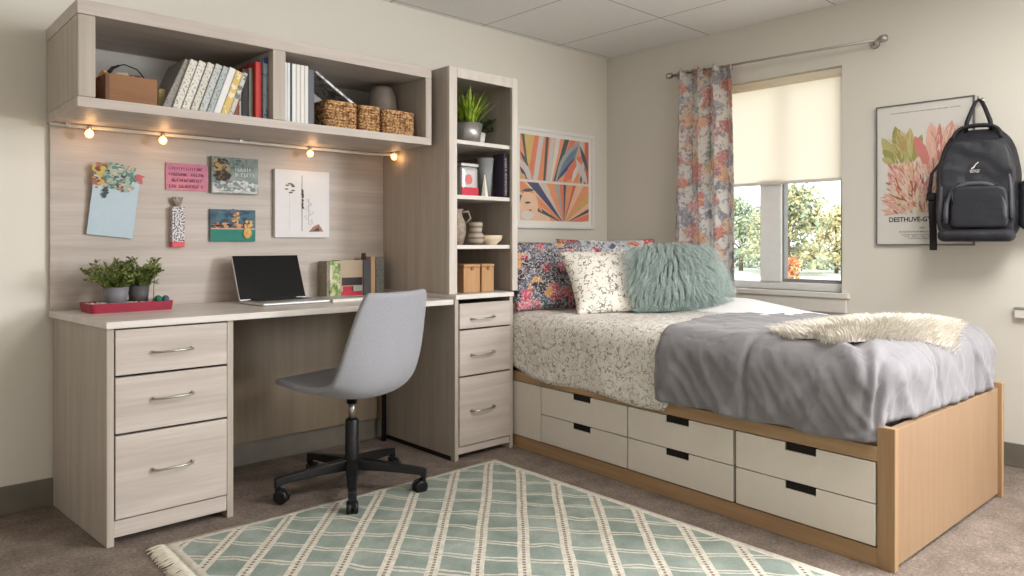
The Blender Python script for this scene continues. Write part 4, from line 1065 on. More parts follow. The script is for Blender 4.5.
CB = 'books in the left cabinet compartment'
tl = R(19)
book('grey leaning book, first of the slanted row', -3.155, -3.125, -0.44, -0.24, KZ, 0.215, (150, 146, 140), CB, tl + R(4), speck=True)
slant = [(-3.108, 0.028, 0.213, (222, 218, 206), 'speckled cream leaning book next to the grey one'), (-3.075, 0.028, 0.213, (226, 222, 212), 'second speckled cream leaning book'),
         (-3.042, 0.026, 0.212, (216, 212, 200), 'third speckled cream leaning book'), (-3.010, 0.026, 0.212, (196, 200, 196), 'pale green grey leaning book'),
         (-2.981, 0.022, 0.208, (178, 186, 186), 'thin blue grey leaning book'), (-2.953, 0.026, 0.206, (228, 228, 226), 'plain white leaning book')]
for x, w_, h_, c_, lab in slant:
    book(lab, x - w_ / 2, x + w_ / 2, -0.45, -0.25, KZ, h_, c_, CB, tl, speck=(True if 'white' not in lab else False))
book('yellow dotted leaning book before the upright ones', -2.922 - 0.014, -2.922 + 0.014, -0.45, -0.25, KZ, 0.196, (216, 186, 104), CB, tl, speck=(240, 236, 224))
book('black and white spotted leaning book', -2.897 - 0.009, -2.897 + 0.009, -0.45, -0.25, KZ, 0.196, (206, 202, 196), CB, tl, speck=(60, 56, 56))
book('low rust brown upright book', -2.878, -2.858, -0.44, -0.26, KZ, 0.150, (132, 70, 40), CB)
book('thin checked grey upright book', -2.857, -2.848, -0.44, -0.26, KZ, 0.185, (170, 166, 160), CB, speck=(60, 60, 60))
book('thick black upright book', -2.846, -2.818, -0.44, -0.26, KZ, 0.205, (34, 32, 32), CB)
book('plain grey green upright book', -2.816, -2.798, -0.44, -0.26, KZ, 0.214, (116, 116, 106), CB)
book('red backed upright book', -2.796, -2.770, -0.46, -0.26, KZ, 0.240, (196, 58, 52), CB)
book('navy and pale blue upright book against the divider', -2.767, -2.748, -0.47, -0.26, KZ, 0.262, (146, 162, 176), CB, bands=[(0.9, 1.0, (48, 54, 110))], speck=(84, 96, 110))
CC = 'files in the right cabinet compartment'
M_mag = plain('white_magazine', (224, 224, 222), 0.6, var=0.03)
x = -2.672
for k, (w_, c_, lab) in enumerate(((0.009, (226, 228, 230), 'white magazine closest to the divider'), (0.013, (220, 224, 226), 'second white magazine from the divider'), (0.006, (58, 60, 66), 'thin dark folder among the magazines'),
        (0.018, (228, 226, 222), 'thick white file right of the dark folder'), (0.018, (222, 220, 216), 'middle thick white file'), (0.018, (228, 224, 216), 'third thick cream file'), (0.016, (224, 222, 218), 'cream file before the charcoal binder'))):
    book(lab, x, x + w_, -0.47, -0.24, KZ, 0.256, c_, CC, name='magazine', cat='magazine'); x += w_ + 0.0015
x += 0.002
book('charcoal ring binder beside the white files', x, x + 0.030, -0.46, -0.24, KZ, 0.245, (98, 100, 106), CC, name='ring_binder', cat='binder')
# slanting magazines behind the baskets
t = thing('magazine', 'glossy magazine leaning over the first woven basket', 'magazine', (-2.40, -0.30, KZ)); 
bm = B(); box(bm, -0.135, 0.135, -0.08, 0.10, 0.0, 0.010); bmesh.ops.transform(bm, matrix=Matrix.Translation((0.03, 0, 0.185)) @ Matrix.Rotation(R(32), 4, 'Y'), verts=bm.verts)
g = G('glossy_pages'); v = g.co(); g.base(g.ramp(g.noise(v, 30, 2), [(0.45, rgb(226, 226, 226)), (0.6, rgb(120, 122, 126))])); g.set(Roughness=0.3); bobj('cover', bm, g.m, t)
# woven baskets
g = G('woven_seagrass'); v = g.co(); s = g.sep(v)
vv = g.vor(g.addv(v, g.noise(v, 40, 2, out='Color'), 0.02), 75); nn = g.noise(v, 110, 3, 0.7)
f = g.math('ADD', g.math('MULTIPLY', vv, 0.5), g.math('MULTIPLY', nn, 0.6))
g.base(g.ramp(f, [(0.36, rgb(222, 184, 138)), (0.52, rgb(190, 146, 100)), (0.68, rgb(116, 80, 50))])); g.set(Roughness=0.9); g.bump(g.math('SUBTRACT', 1.0, f), 0.9, 0.006); M_weave = g.m
def basket(label, x0, x1, y0, y1, z, h, group='woven baskets in the wall cabinet', mat=None, name='woven_basket'):
    t = thing(name, label, 'basket', ((x0 + x1) / 2, (y0 + y1) / 2, z), 0, group); w_, d_ = (x1 - x0) / 2, (y1 - y0) / 2; bm = B(); rng = random.Random(int(x0 * 1000))
    nrow = 9
    for k in range(nrow):           # stacked rows of twisted grass
        zc = h * (k + 0.5) / nrow; pts = []
        for i in range(65):
            a = 2 * PI * i / 64; cx_, sx_ = math.cos(a), math.sin(a)
            sq = lambda c_: math.copysign(abs(c_) ** 0.22, c_)
            wv = 1 + 0.018 * math.sin(i * PI / 2 + (k % 2) * PI)
            pts.append(((w_ - 0.006) * sq(cx_) * wv, (d_ - 0.006) * sq(sx_) * wv, zc + rng.uniform(-0.001, 0.001)))
        tube(bm, pts, h / nrow * 0.56, 6, caps=False)
    box(bm, -w_ * 0.9, w_ * 0.9, -d_ * 0.9, d_ * 0.9, 0.001, 0.006)
    bobj('basket_body', bm, mat or M_weave, t)
    bm = B(); pts = []
    for i in range(65):
        a = 2 * PI * i / 64; sq = lambda c_: math.copysign(abs(c_) ** 0.22, c_)
        pts.append(((w_ - 0.005) * sq(math.cos(a)), (d_ - 0.005) * sq(math.sin(a)), h + 0.002))
    tube(bm, pts, 0.006, 6, caps=False); bobj('rim', bm, mat or M_weave, t)
    return t
basket('woven basket nearest the charcoal binder', -2.478, -2.318, -0.47, -0.33, KZ, 0.118)
basket('narrow woven basket between the other two', -2.305, -2.195, -0.47, -0.33, KZ, 0.116)
basket('widest woven basket at the cabinet end', -2.182, -2.00, -0.47, -0.33, KZ, 0.112)
t = thing('stoneware_vase', 'bulging grey stoneware pot behind the woven baskets', 'pot', (-2.055, -0.26, KZ))
bm = B(); lathe(bm, [(0, 0), (0.062, 0), (0.078, 0.06), (0.078, 0.15), (0.068, 0.225), (0.054, 0.262), (0.046, 0.270), (0.040, 0.262), (0, 0.25)], seg=28)
bobj('pot_body', bm, plain('grey_stoneware', (128, 118, 108), 0.85, var=0.15, scale=18), t)

# ------------------------------------------------------------------ bookcase contents
M_metalpot = plain('galvanised_pot', (176, 174, 172), 0.35, 0.7)
def grassy(bm, hgt, r1):
    rnd = random.Random(12)
    for i in range(120):
        a = rnd.uniform(0, 2 * PI); rr = rnd.uniform(0, r1 * 0.7); p = Vector((rr * math.cos(a), rr * math.sin(a), hgt - 0.014)); k = rnd.uniform(0, 1)
        d = Vector((math.cos(a) * k * 0.6, math.sin(a) * k * 0.6, 1)).normalized(); Ln = rnd.uniform(0.12, 0.215); prev = None
        sd = Vector((-math.sin(a), math.cos(a), 0))
        for j in range(5):
            w_ = 0.0085 * math.sin(PI * (0.15 + 0.85 * j / 4)) + 0.0006
            A_ = bm.verts.new(p - sd * w_ / 2); B_ = bm.verts.new(p + sd * w_ / 2)
            if prev: bm.faces.new((prev[0], prev[1], B_, A_))
            prev = (A_, B_); d = (d + Vector((math.cos(a) * 0.16 * k, math.sin(a) * 0.16 * k, -0.02))).normalized(); p = p + d * Ln / 4
potted('potted_plant', 'bright green grass plant in metal pot on the top shelf', -1.690, -0.49, SH[0], 0.062, 0.078, 0.100, M_metalpot, grassy, M_leaf2)
potted('potted_plant', 'small dark trailing plant behind the metal pot', -1.575, -0.44, SH[0], 0.030, 0.038, 0.07, plain('white_pot', (220, 216, 210), 0.4), bushy(5, 0.9, 0.10, 26, 0.026, lean=(0.2, -0.2)), leafmat('dark_leaf', (38, 52, 30), (84, 96, 60)))
# second bay
t = thing('storage_tin', 'square glass storage tin with red print on the shelf', 'tin', (-1.700, -0.48, SH[1]))
g = G('tin_metal'); g.set(Roughness=0.25, Metallic=0.5); g.base(rgb(196, 196, 196))
bm = B(); rbox(bm, -0.058, 0.054, -0.045, 0.045, 0.0, 0.150, 0.012, 0.012); bobj('tin_body', bm, g.m, t)
bobj('lid', bx(-0.060, 0.056, -0.047, 0.047, 0.150, 0.168), M_metalpot, t, bevel=0.004)
bobj('red_label', bx(-0.056, 0.053, -0.0465, -0.044, 0.004, 0.045), plain('red_label', (198, 32, 58), 0.4), t)
bm = B(); prism(bm, blob(-0.01, 0.085, 0.024, 0.026, 16, 2), 'y', -0.0462, -0.0445); bobj('print', bm, plain('pink_print', (214, 110, 110), 0.5), t)
t = thing('glass_vase', 'tall clear ribbed glass vase beside the tin', 'vase', (-1.570, -0.49, SH[1]))
g = G('clear_glass'); g.set(Roughness=0.05, Transmission_Weight=0.9, IOR=1.3); g.set(Transmission_Weight=0.55); g.base(rgb(196, 198, 198))
bm = B(); lathe(bm, [(0, 0), (0.030, 0), (0.036, 0.10), (0.046, 0.205), (0.043, 0.205), (0.033, 0.10), (0.025, 0.006), (0, 0.006)], seg=28); bobj('vase_body', bm, g.m, t)
t = thing('paper_cone', 'small white folded paper cone between tin and vase', 'ornament', (-1.60, -0.52, SH[1]))
bm = B(); lathe(bm, [(0, 0), (0.020, 0), (0.003, 0.115), (0, 0.118)], seg=6, smooth=False); bobj('cone', bm, M_cream, t)
t = book('tall dark book with white spine lettering on the shelf', -1.502, -1.470, -0.560, -0.475, SH[1], 0.232, (56, 50, 64), None)
P = []; scribble(P, 0.012, 0.205, -0.006, 0.014, 9, gap=0.22); bm = B()
for poly, mi in P:
    prism(bm, [(-(b_) - 0.0, a_) for a_, b_ in poly], 'y', -0.0435, -0.0424)
bobj('spine_lettering', bm, ink((206, 202, 206)), t)
book('grey brown upright book behind the glass vase', -1.545, -1.526, -0.40, -0.22, SH[1], 0.215, (120, 108, 100), None)
# third bay
t = thing('ceramic_vase', 'mottled grey ceramic jug at the left of the shelf', 'jug', (-1.715, -0.42, SH[2]))
M_mott = plain('mottled_ceramic', (158, 142, 126), 0.6, var=0.3, scale=40)
bm = B(); lathe(bm, [(0, 0), (0.042, 0), (0.056, 0.05), (0.058, 0.10), (0.040, 0.145), (0.034, 0.17), (0.044, 0.185), (0.040, 0.186), (0.030, 0.17), (0, 0.15)], seg=24); bobj('jug_body', bm, M_mott, t)
bm = B(); tube(bm, [(0.036, -0.01, 0.168), (0.070, -0.02, 0.175), (0.085, -0.02, 0.14), (0.056, -0.01, 0.105)], 0.006, 8); bobj('handle', bm, M_mott, t)
t = thing('ceramic_jar', 'squat striped stoneware jar between jug and bowl', 'jar', (-1.635, -0.49, SH[2]))
g = G('striped_stoneware'); s = g.sep(g.co()); g.base(g.mix(g.math('GREATER_THAN', g.math('SINE', g.math('MULTIPLY', s[2], 220.0)), 0.3), rgb(176, 162, 146), rgb(128, 114, 102)))
bm = B(); lathe(bm, [(0, 0), (0.034, 0), (0.044, 0.025), (0.042, 0.05), (0.030, 0.064), (0.036, 0.10), (0.036, 0.118), (0.030, 0.118), (0.028, 0.10), (0, 0.09)], seg=24); bobj('jar_body', bm, g.m, t)
t = thing('bowl', 'shallow cream bowl on the third shelf', 'bowl', (-1.545, -0.50, SH[2]))
M_bowl = plain('cream_stoneware', (222, 204, 178), 0.5, var=0.06)
bm = B(); lathe(bm, [(0, 0), (0.034, 0), (0.036, 0.006), (0.060, 0.026), (0.066, 0.050), (0.062, 0.051), (0.056, 0.028), (0.030, 0.010), (0, 0.008)], seg=32); bobj('bowl_body', bm, M_bowl, t)
# bottom bay
M_kr = wood('tan_card', (166, 124, 82), (190, 148, 104), 'z', 1.0)
M_band = ink((232, 202, 160))
for lab, x0, x1, m_, y0 in (('tan storage box nearest the bookcase side', -1.775, -1.668, M_kr, -0.565), ('tan storage box in the middle of the bottom bay', -1.655, -1.572, M_kr, -0.562), ('brown storage box at the back of the bottom bay', -1.562, -1.522, wood('brown_card', (120, 80, 50), (142, 98, 64), 'z'), -0.47)):
    t = thing('storage_box', lab, 'box', ((x0 + x1) / 2, y0 + 0.09, SH[3]), 0, 'storage boxes in the bottom bay'); w_ = (x1 - x0) / 2
    bobj('box_body', bx(-w_, w_, -0.09, 0.09, 0, 0.126), m_, t, bevel=0.003); bobj('lid', bx(-w_ - 0.001, w_ + 0.001, -0.092, 0.092, 0.127, 0.142), m_, t, bevel=0.002)
    bobj('latch', bx(-0.008, 0.008, -0.095, -0.09, 0.112, 0.132), M_kraft, t)

# ------------------------------------------------------------------ framed abstract print on the back wall
t = thing('framed_print', 'abstract orange and grey leaf print above the bed in white frame', 'picture', (-0.523, -0.001, 1.47))
FX0, FX1, FZ0, FZ1 = -0.905 + 0.523, -0.165 + 0.523, 1.146 - 1.47, 1.797 - 1.47
bm = B(); fw = 0.022
box(bm, FX0, FX1, -0.025, 0, FZ0, FZ0 + fw); box(bm, FX0, FX1, -0.025, 0, FZ1 - fw, FZ1); box(bm, FX0, FX0 + fw, -0.025, 0, FZ0 + fw, FZ1 - fw); box(bm, FX1 - fw, FX1, -0.025, 0, FZ0 + fw, FZ1 - fw)
bobj('frame', bm, plain('white_frame', (236, 234, 230), 0.5, var=0.01), t, bevel=0.002)
bobj('mat_board', bx(FX0 + fw, FX1 - fw, -0.014, -0.002, FZ0 + fw, FZ1 - fw), plain('white_mat', (238, 235, 230), 0.9, var=0.01), t)
AX0, AX1, AZ0, AZ1 = -0.352, 0.306, -0.274, 0.279
W_, H_ = AX1 - AX0, AZ1 - AZ0
acol = [ink((238, 164, 124)), ink((210, 204, 200)), ink((230, 136, 112)), ink((92, 102, 106)), ink((216, 186, 120)), ink((124, 142, 162)), ink((240, 200, 170)), ink((228, 220, 213)), ink((88, 92, 124)), ink((232, 152, 114)), ink((172, 178, 182)), ink((204, 116, 108))]
def clip(poly, x0, x1, z0, z1):
    for ax, lim, sg in ((0, x0, 1), (0, x1, -1), (1, z0, 1), (1, z1, -1)):
        out = []
        for i in range(len(poly)):
            a, b = poly[i - 1], poly[i]; ia = (a[ax] - lim) * sg >= 0; ib = (b[ax] - lim) * sg >= 0
            if ia != ib:
                k = (lim - a[ax]) / (b[ax] - a[ax]); out.append((a[0] + (b[0] - a[0]) * k, a[1] + (b[1] - a[1]) * k))
            if ib: out.append(b)
        poly = out
        if len(poly) < 3: return None
    return poly
bm = B(); lay = [0]
def ap(poly, mi, x0=0, x1=1, z0=0, z1=1):
    """poly in picture fractions, clipped to a sub-rectangle, laid as a thin colour film"""
    q = clip(poly, x0, x1, z0, z1)
    if not q: return
    lay[0] += 1; y = -0.0142 - lay[0] * 0.00004
    pts = [(AX0 + a * W_, AZ0 + b * H_) for a, b in q]
    vs = [bm.verts.new((a, y, b)) for a, b in pts]
    try: f = bm.faces.new(vs); f.material_index = mi
    except ValueError: pass
HB = 0.455
ap(rect(0, 1, 0, 1), 0)
def wedge(cx_, cz_, a0, a1, r, mi, *cl):
    ap([(cx_, cz_), (cx_ + r * math.cos(R(a0)), cz_ + r * math.sin(R(a0))), (cx_ + r * math.cos(R(a1)), cz_ + r * math.sin(R(a1)))], mi, *cl)
def blade(p, q, w, mi, *cl):
    """leaf shape from p to q"""
    p = Vector(p); q = Vector(q); d = q - p; n = Vector((-d.y, d.x)).normalized(); L = []
    for i in range(9): s_ = i / 8; L.append(p + d * s_ + n * w * math.sin(PI * s_))
    for i in range(7, 0, -1): s_ = i / 8; L.append(p + d * s_ - n * w * math.sin(PI * s_))
    ap([(a.x, a.y) for a in L], mi, *cl)
up = (0, 1, HB + 0.02, 1)
for k, (x0, x1, x2, x3, mi) in enumerate(((0.02, 0.10, 0.12, 0.24, 3), (0.06, 0.20, 0.13, 0.15, 4), (0.20, 0.26, 0.10, 0.17, 2), (0.27, 0.33, 0.17, 0.24, 1), (0.34, 0.42, 0.24, 0.34, 9), (0.36, 0.40, 0.32, 0.35, 3), (0.43, 0.49, 0.36, 0.42, 1), (0.50, 0.57, 0.42, 0.46, 7), (0.58, 0.66, 0.44, 0.50, 0), (0.63, 0.70, 0.46, 0.50, 3), (0.72, 0.80, 0.48, 0.53, 2), (0.86, 0.92, 0.86, 0.95, 1), (0.95, 1.05, 0.92, 1.05, 11))):
    ap([(x0, 1), (x1, 1), (x3, HB), (x2, HB)], mi, *up)
blade((0.50, 0.48), (0.86, 1.0), 0.09, 10, *up); blade((0.52, 0.50), (0.84, 0.94), 0.05, 5, *up); blade((0.50, 0.47), (0.80, 0.80), 0.02, 8, *up)
blade((0.60, 0.46), (0.95, 0.86), 0.07, 2, *up); blade((0.86, 0.95), (1.0, 0.62), 0.03, 3, *up); blade((0.80, 0.78), (0.98, 0.47), 0.05, 1, *up); blade((0.74, 0.48), (0.84, 0.72), 0.03, 7, *up); blade((0.88, 0.46), (0.88, 0.58), 0.015, 3, *up)
blade((0.0, 0.70), (0.16, 0.46), 0.05, 1, *up); blade((0.0, 0.80), (0.12, 0.62), 0.02, 3, *up); blade((0.0, 0.62), (0.10, 0.47), 0.02, 8, *up); blade((0.0, 0.55), (0.08, 0.46), 0.03, 4, *up)
lo_ = (0, 1, 0, HB - 0.01)
ap(rect(0, 0.42, 0, 0.44), 6, *lo_)
for (a0, a1, mi) in ((152, 160, 3), (140, 150, 9), (128, 138, 8), (120, 127, 1), (108, 118, 0), (100, 106, 10), (92, 98, 2), (86, 91, 3), (76, 84, 0), (70, 74, 11), (58, 68, 6), (48, 56, 0), (38, 46, 4), (28, 36, 6), (22, 27, 8), (8, 18, 2), (0, 6, 7)):
    wedge(0.62, -0.03, a0, a1, 1.1, mi, 0.0 if a0 < 150 else 0.0, 1, 0, HB - 0.01)
ap(blob(0.12, 0.16, 0.13, 0.19, 14, 3), 6, *lo_); ap(blob(0.10, 0.06, 0.08, 0.05, 10, 1), 7, *lo_); blade((0.02, 0.34), (0.20, 0.36), 0.02, 3, *lo_); blade((0.06, 0.20), (0.15, 0.21), 0.014, 3, *lo_); blade((0.24, 0.22), (0.30, 0.10), 0.02, 0, *lo_); ap(blob(0.14, 0.12, 0.02, 0.012, 8), 11, *lo_)
ap(rect(0, 1, HB - 0.01, HB + 0.02), 7)
bobj('abstract_print', bm, acol, t)

# ------------------------------------------------------------------ protea poster on the window wall
PYL, PYR, PZ0, PZ1 = -1.861, -2.318, 1.038, 1.768
t = thing('botanical_poster', 'framed flower poster hanging behind the black backpack', 'poster', (-0.001, (PYL + PYR) / 2, (PZ0 + PZ1) / 2), R(-90))
PW, PH = PYL - PYR, PZ1 - PZ0
bm = B(); fw = 0.006
for a in ((-PW / 2, PW / 2, -0.018, 0, -PH / 2, -PH / 2 + fw), (-PW / 2, PW / 2, -0.018, 0, PH / 2 - fw, PH / 2), (-PW / 2, -PW / 2 + fw, -0.018, 0, -PH / 2 + fw, PH / 2 - fw), (PW / 2 - fw, PW / 2, -0.018, 0, -PH / 2 + fw, PH / 2 - fw)): box(bm, *a)
bobj('frame', bm, plain('dark_thin_frame', (104, 104, 104), 0.4), t)
bobj('sheet', bx(-PW / 2 + fw, PW / 2 - fw, -0.012, -0.002, -PH / 2 + fw, PH / 2 - fw), plain('poster_paper', (220, 216, 210), 0.6, var=0.01), t)
bm = B(); rnd = random.Random(21); lay = 0
def petal(bm, x, z, ang, L, wd, mi, y):
    d = Vector((math.cos(ang), math.sin(ang))); n = Vector((-d.y, d.x)); pts = []
    for s_, k in ((0, 0.25), (0.3, 0.8), (0.6, 1.0), (0.85, 0.6), (1, 0)): pts.append(Vector((x, z)) + d * L * s_ + n * wd * k)
    for s_, k in ((0.85, 0.6), (0.6, 1.0), (0.3, 0.8), (0, 0.25)): pts.append(Vector((x, z)) + d * L * s_ - n * wd * k)
    vs = [bm.verts.new((p.x, y, p.y)) for p in pts]; f = bm.faces.new(vs); f.material_index = mi
y = -0.0122
# leaves and buds at the top, dense petals below
for (x, z, a, L, wd, mi) in ((-0.10, 0.06, 100, 0.20, 0.030, 0), (-0.13, 0.07, 118, 0.15, 0.026, 1), (-0.08, 0.05, 84, 0.19, 0.026, 1), (-0.06, 0.05, 70, 0.16, 0.024, 0), (-0.12, 0.06, 135, 0.11, 0.022, 0), (-0.10, 0.09, 95, 0.15, 0.012, 2), (-0.14, 0.06, 150, 0.07, 0.018, 1),
                             (0.06, 0.02, 96, 0.24, 0.034, 4), (0.09, 0.02, 80, 0.24, 0.034, 3), (0.03, 0.02, 112, 0.19, 0.028, 5), (0.12, 0.02, 70, 0.22, 0.028, 4), (0.15, 0.0, 62, 0.20, 0.026, 3), (0.07, 0.06, 88, 0.19, 0.014, 5)):
    y -= 0.00003; petal(bm, x, z, R(a), L, wd, mi, y)
for i in range(760):
    q = rnd.random(); z = 0.06 - q * 0.245; wdt = 0.150 if q < 0.75 else 0.15
    x = -0.005 + rnd.uniform(-wdt, wdt * 1.05)
    a = R(90 + (-x) * 260 + rnd.uniform(-18, 18)) if q < 0.6 else R(90 - x * 500 + rnd.uniform(-30, 30))
    y -= 0.000003; petal(bm, x, z - 0.02, a, rnd.uniform(0.02, 0.06), rnd.uniform(0.0022, 0.0060), rnd.choice((3, 4, 5, 6, 3, 6, 4, 7, 8)), y)
for i in range(150):
    g_ = rnd.random() < 0.5
    x = rnd.uniform(-0.135, -0.045) if g_ else rnd.uniform(0.04, 0.17); z = rnd.uniform(0.07, 0.20)
    y -= 0.000003; petal(bm, x, z, R(rnd.uniform(75, 115) - x * 120), rnd.uniform(0.03, 0.06), rnd.uniform(0.0015, 0.0035), rnd.choice((1, 8, 2, 8) if g_ else (6, 5, 4, 6)), y)
bobj('flower_print', bm, [ink((158, 156, 92)), ink((184, 180, 122)), ink((200, 166, 110)), ink((222, 160, 150)), ink((228, 182, 166)), ink((208, 132, 124)), ink((232, 204, 186)), ink((164, 108, 88)), ink((206, 196, 140))], t)
def text(body, x, z, size, parent, mat, name='lettering', align='LEFT', y=-0.0128, sx=1.0, bold=0.0):
    c = bpy.data.curves.new(name, 'FONT'); c.body = body; c.size = size; c.align_x = align; c.extrude = 0.0002; c.offset = bold; c.materials.append(mat)
    tmp = bpy.data.objects.new('tmp', c); C.objects.link(tmp)
    dg = bpy.context.evaluated_depsgraph_get(); me = bpy.data.meshes.new_from_object(tmp.evaluated_get(dg))
    bpy.data.objects.remove(tmp)
    me.transform(Matrix.Translation((x, y, z)) @ Matrix.Rotation(R(90), 4, 'X') @ Matrix.Diagonal((sx, 1, 1, 1)))
    o = bpy.data.objects.new(name, me); C.objects.link(o); o.parent = parent
    return o
M_ink = ink((52, 46, 46)); M_ink2 = ink((96, 92, 90))
text('DESTHUVE-GYOESA', -0.165, -0.243, 0.034, t, M_ink, 'title_lettering', bold=0.0007, sx=0.92)
for nm, rows in (('headline_print', ((-0.16, 0.17, 0.318, 0.005, 1),)), ('small_print', ((-0.02, 0.01, -0.278, 0.006, 2), (-0.115, 0.04, -0.299, 0.008, 3), (-0.105, 0.03, -0.313, 0.006, 4), (-0.085, 0.05, -0.323, 0.006, 5), (-0.07, 0.05, -0.333, 0.006, 6)))):
    P = []; bm = B()
    for r_ in rows: scribble(P, *r_, gap=0.2)
    for poly, mi in P: prism(bm, poly, 'y', -0.0124, -0.0121)
    bobj(nm, bm, M_ink2, t)

# ------------------------------------------------------------------ backpack
KY0 = -2.352
t = thing('backpack', 'black backpack hanging on the wall over the poster', 'backpack', (-0.062, KY0, 1.06), R(-80))
# local frame: x to the right along the wall (towards -y), -y out of the wall, z up
g = G('black_nylon'); v = g.co(); g.base(g.ramp(g.noise(v, 9, 3), [(0.3, rgb(28, 28, 33)), (0.7, rgb(42, 42, 48))])); g.set(Roughness=0.6); g.bump(g.noise(v, 30, 3), 0.35, 0.008); M_nyl = g.m
g = G('black_nylon_sheen'); v = g.co(); g.base(rgb(36, 37, 43)); g.set(Roughness=0.45); g.bump(g.noise(v, 16, 3), 0.3, 0.012); M_nyl2 = g.m
M_zip = plain('zip_tape', (24, 24, 26), 0.5); M_pipe = plain('dark_piping', (78, 78, 86), 0.5)
def pack_body(bm, w, z0, z1, d0, d1, top, step=0.014, dz=None, rnd_=0.07):
    """rounded sack whose outline narrows towards its top"""
    rbox(bm, -w, w, -d1, -d0, z0, z1, rnd_, step)
    for v_ in bm.verts:
        k = (v_.co.z - z0) / (z1 - z0); f = 1 - top * max(0, (k - 0.55) / 0.45) ** 2.0 - 0.06 * max(0, (0.18 - k) / 0.18)
        v_.co.x *= f; v_.co.y = -d0 + (v_.co.y + d0) * (1 - 0.35 * max(0, (k - 0.5) / 0.5) ** 1.6)
        p = v_.co; p += Vector((1, 0, 0)) * 0.006 * fr(p.x, p.y, p.z, 9) + Vector((0, 1, 0)) * (0.010 * fr(p.x * 0.6, 3, p.z * 2.2, 9) + 0.005 * ridge(p.x * 6, p.z * 16 + p.x * 6, 2))
bm = B(); pack_body(bm, 0.170, 0.0, 0.525, 0.0, 0.15, 0.42); bobj('main_bag', bm, M_nyl, t)
bm = B(); pack_body(bm, 0.152, 0.03, 0.470, 0.13, 0.190, 0.30, rnd_=0.045); bobj('front_panel', bm, M_nyl2, t)
bm = B(); rbox(bm, -0.100, 0.128, -0.222, -0.175, 0.055, 0.255, 0.03, 0.010)
for v_ in bm.verts:
    k = max(0, (v_.co.z - 0.17) / 0.075); v_.co.x *= 1 - 0.10 * k * k
bobj('lower_pocket', bm, M_nyl2, t)
bm = B(); rbox(bm, -0.150, 0.150, -0.225, -0.10, -0.004, 0.055, 0.028, 0.012); bobj('bottom_pad', bm, M_nyl, t)
def arch(w, zb, zt, y, yt, n=24, p=2.6):
    pts = []
    for i in range(n + 1):
        a = PI * i / n; c_, s_ = math.cos(a), math.sin(a)
        pts.append((-w * math.copysign(abs(c_) ** (2 / p), c_), y + (yt - y) * s_, zb + (zt - zb) * abs(s_) ** (2 / p)))
    return pts
bm = B(); tube(bm, [(-0.136, -0.192, 0.10)] + arch(0.136, 0.16, 0.455, -0.196, -0.150) + [(0.136, -0.192, 0.10)], 0.007, 8); bobj('piping', bm, M_pipe, t)
bm = B(); tube(bm, [(-0.112, -0.212, 0.08)] + arch(0.113, 0.12, 0.262, -0.218, -0.206) + [(0.114, -0.212, 0.10)], 0.010, 8); bobj('piping', bm, M_pipe, t)
bm = B(); tube(bm, arch(0.163, 0.22, 0.535, -0.085, -0.085), 0.005, 8); bobj('zip', bm, M_zip, t)
bm = B(); tube(bm, [(-0.085, -0.236, 0.235), (-0.088, -0.240, 0.20), (-0.083, -0.240, 0.165)], [0.003, 0.005, 0.004], 8); bobj('zip_pull', bm, M_zip, t)
bm = B(); tube(bm, [(-0.115, -0.20, 0.10), (-0.118, -0.218, 0.15), (-0.104, -0.220, 0.225), (-0.06, -0.212, 0.265)], 0.004, 8); bobj('zip', bm, M_zip, t)
def ribbon(bm, pts, w, th, side):
    side = Vector(side).normalized(); prev = None; pts = [Vector(p) for p in pts]
    for i, p in enumerate(pts):
        tg = (pts[min(i + 1, len(pts) - 1)] - pts[max(i - 1, 0)]).normalized(); n = tg.cross(side).normalized()
        q = [bm.verts.new(p + side * a * w / 2 + n * b * th / 2) for a, b in ((-1, -1), (1, -1), (1, 1), (-1, 1))]
        if prev:
            for k in range(4): bm.faces.new((prev[k], prev[(k + 1) % 4], q[(k + 1) % 4], q[k]))
        else: bm.faces.new(q[::-1])
        prev = q
    bm.faces.new(prev)
# carry loop up to the hook
bm = B(); tube(bm, [(-0.052, -0.070, 0.500), (-0.044, -0.070, 0.56), (-0.026, -0.055, 0.620), (-0.014, -0.040, 0.655), (0.000, -0.034, 0.668), (0.014, -0.040, 0.655), (0.028, -0.055, 0.620), (0.048, -0.070, 0.56), (0.056, -0.070, 0.500)], [0.010, 0.010, 0.009, 0.009, 0.008, 0.009, 0.009, 0.010, 0.010], 8)
for v_ in bm.verts: v_.co.x += 0.0
bobj('carry_loop', bm, M_zip, t)
bm = B(); tube(bm, arch(0.095, 0.47, 0.54, -0.12, -0.105, 16), 0.008, 8); bobj('top_fold', bm, M_nyl, t)
# strap on the left with its dangling end
bm = B(); ribbon(bm, [(-0.145, -0.02, 0.40), (-0.195, -0.03, 0.33), (-0.205, -0.035, 0.24), (-0.185, -0.03, 0.18)], 0.045, 0.012, (0, 1, 0.2)); bobj('shoulder_strap', bm, M_nyl, t)
bm = B(); ribbon(bm, [(-0.192, -0.05, 0.215), (-0.190, -0.055, 0.15), (-0.186, -0.055, 0.05), (-0.186, -0.05, -0.045)], 0.032, 0.004, (1, 0.3, 0)); bobj('strap_end', bm, M_zip, t)
bm = B(); rbox(bm, -0.215, -0.172, -0.065, -0.040, 0.195, 0.235, 0.008, 0.008); bobj('buckle', bm, M_black, t)
# side pocket with mesh, seen at the frame's edge
bm = B(); rbox(bm, 0.160, 0.232, -0.135, -0.03, 0.05, 0.275, 0.03, 0.012); bobj('side_pocket', bm, M_nyl, t)
bm = B(); rbox(bm, 0.185, 0.240, -0.115, -0.04, 0.06, 0.130, 0.02, 0.012); bobj('side_pocket_trim', bm, plain('dark_green_mesh', (30, 52, 40), 0.7, var=0.3), t)
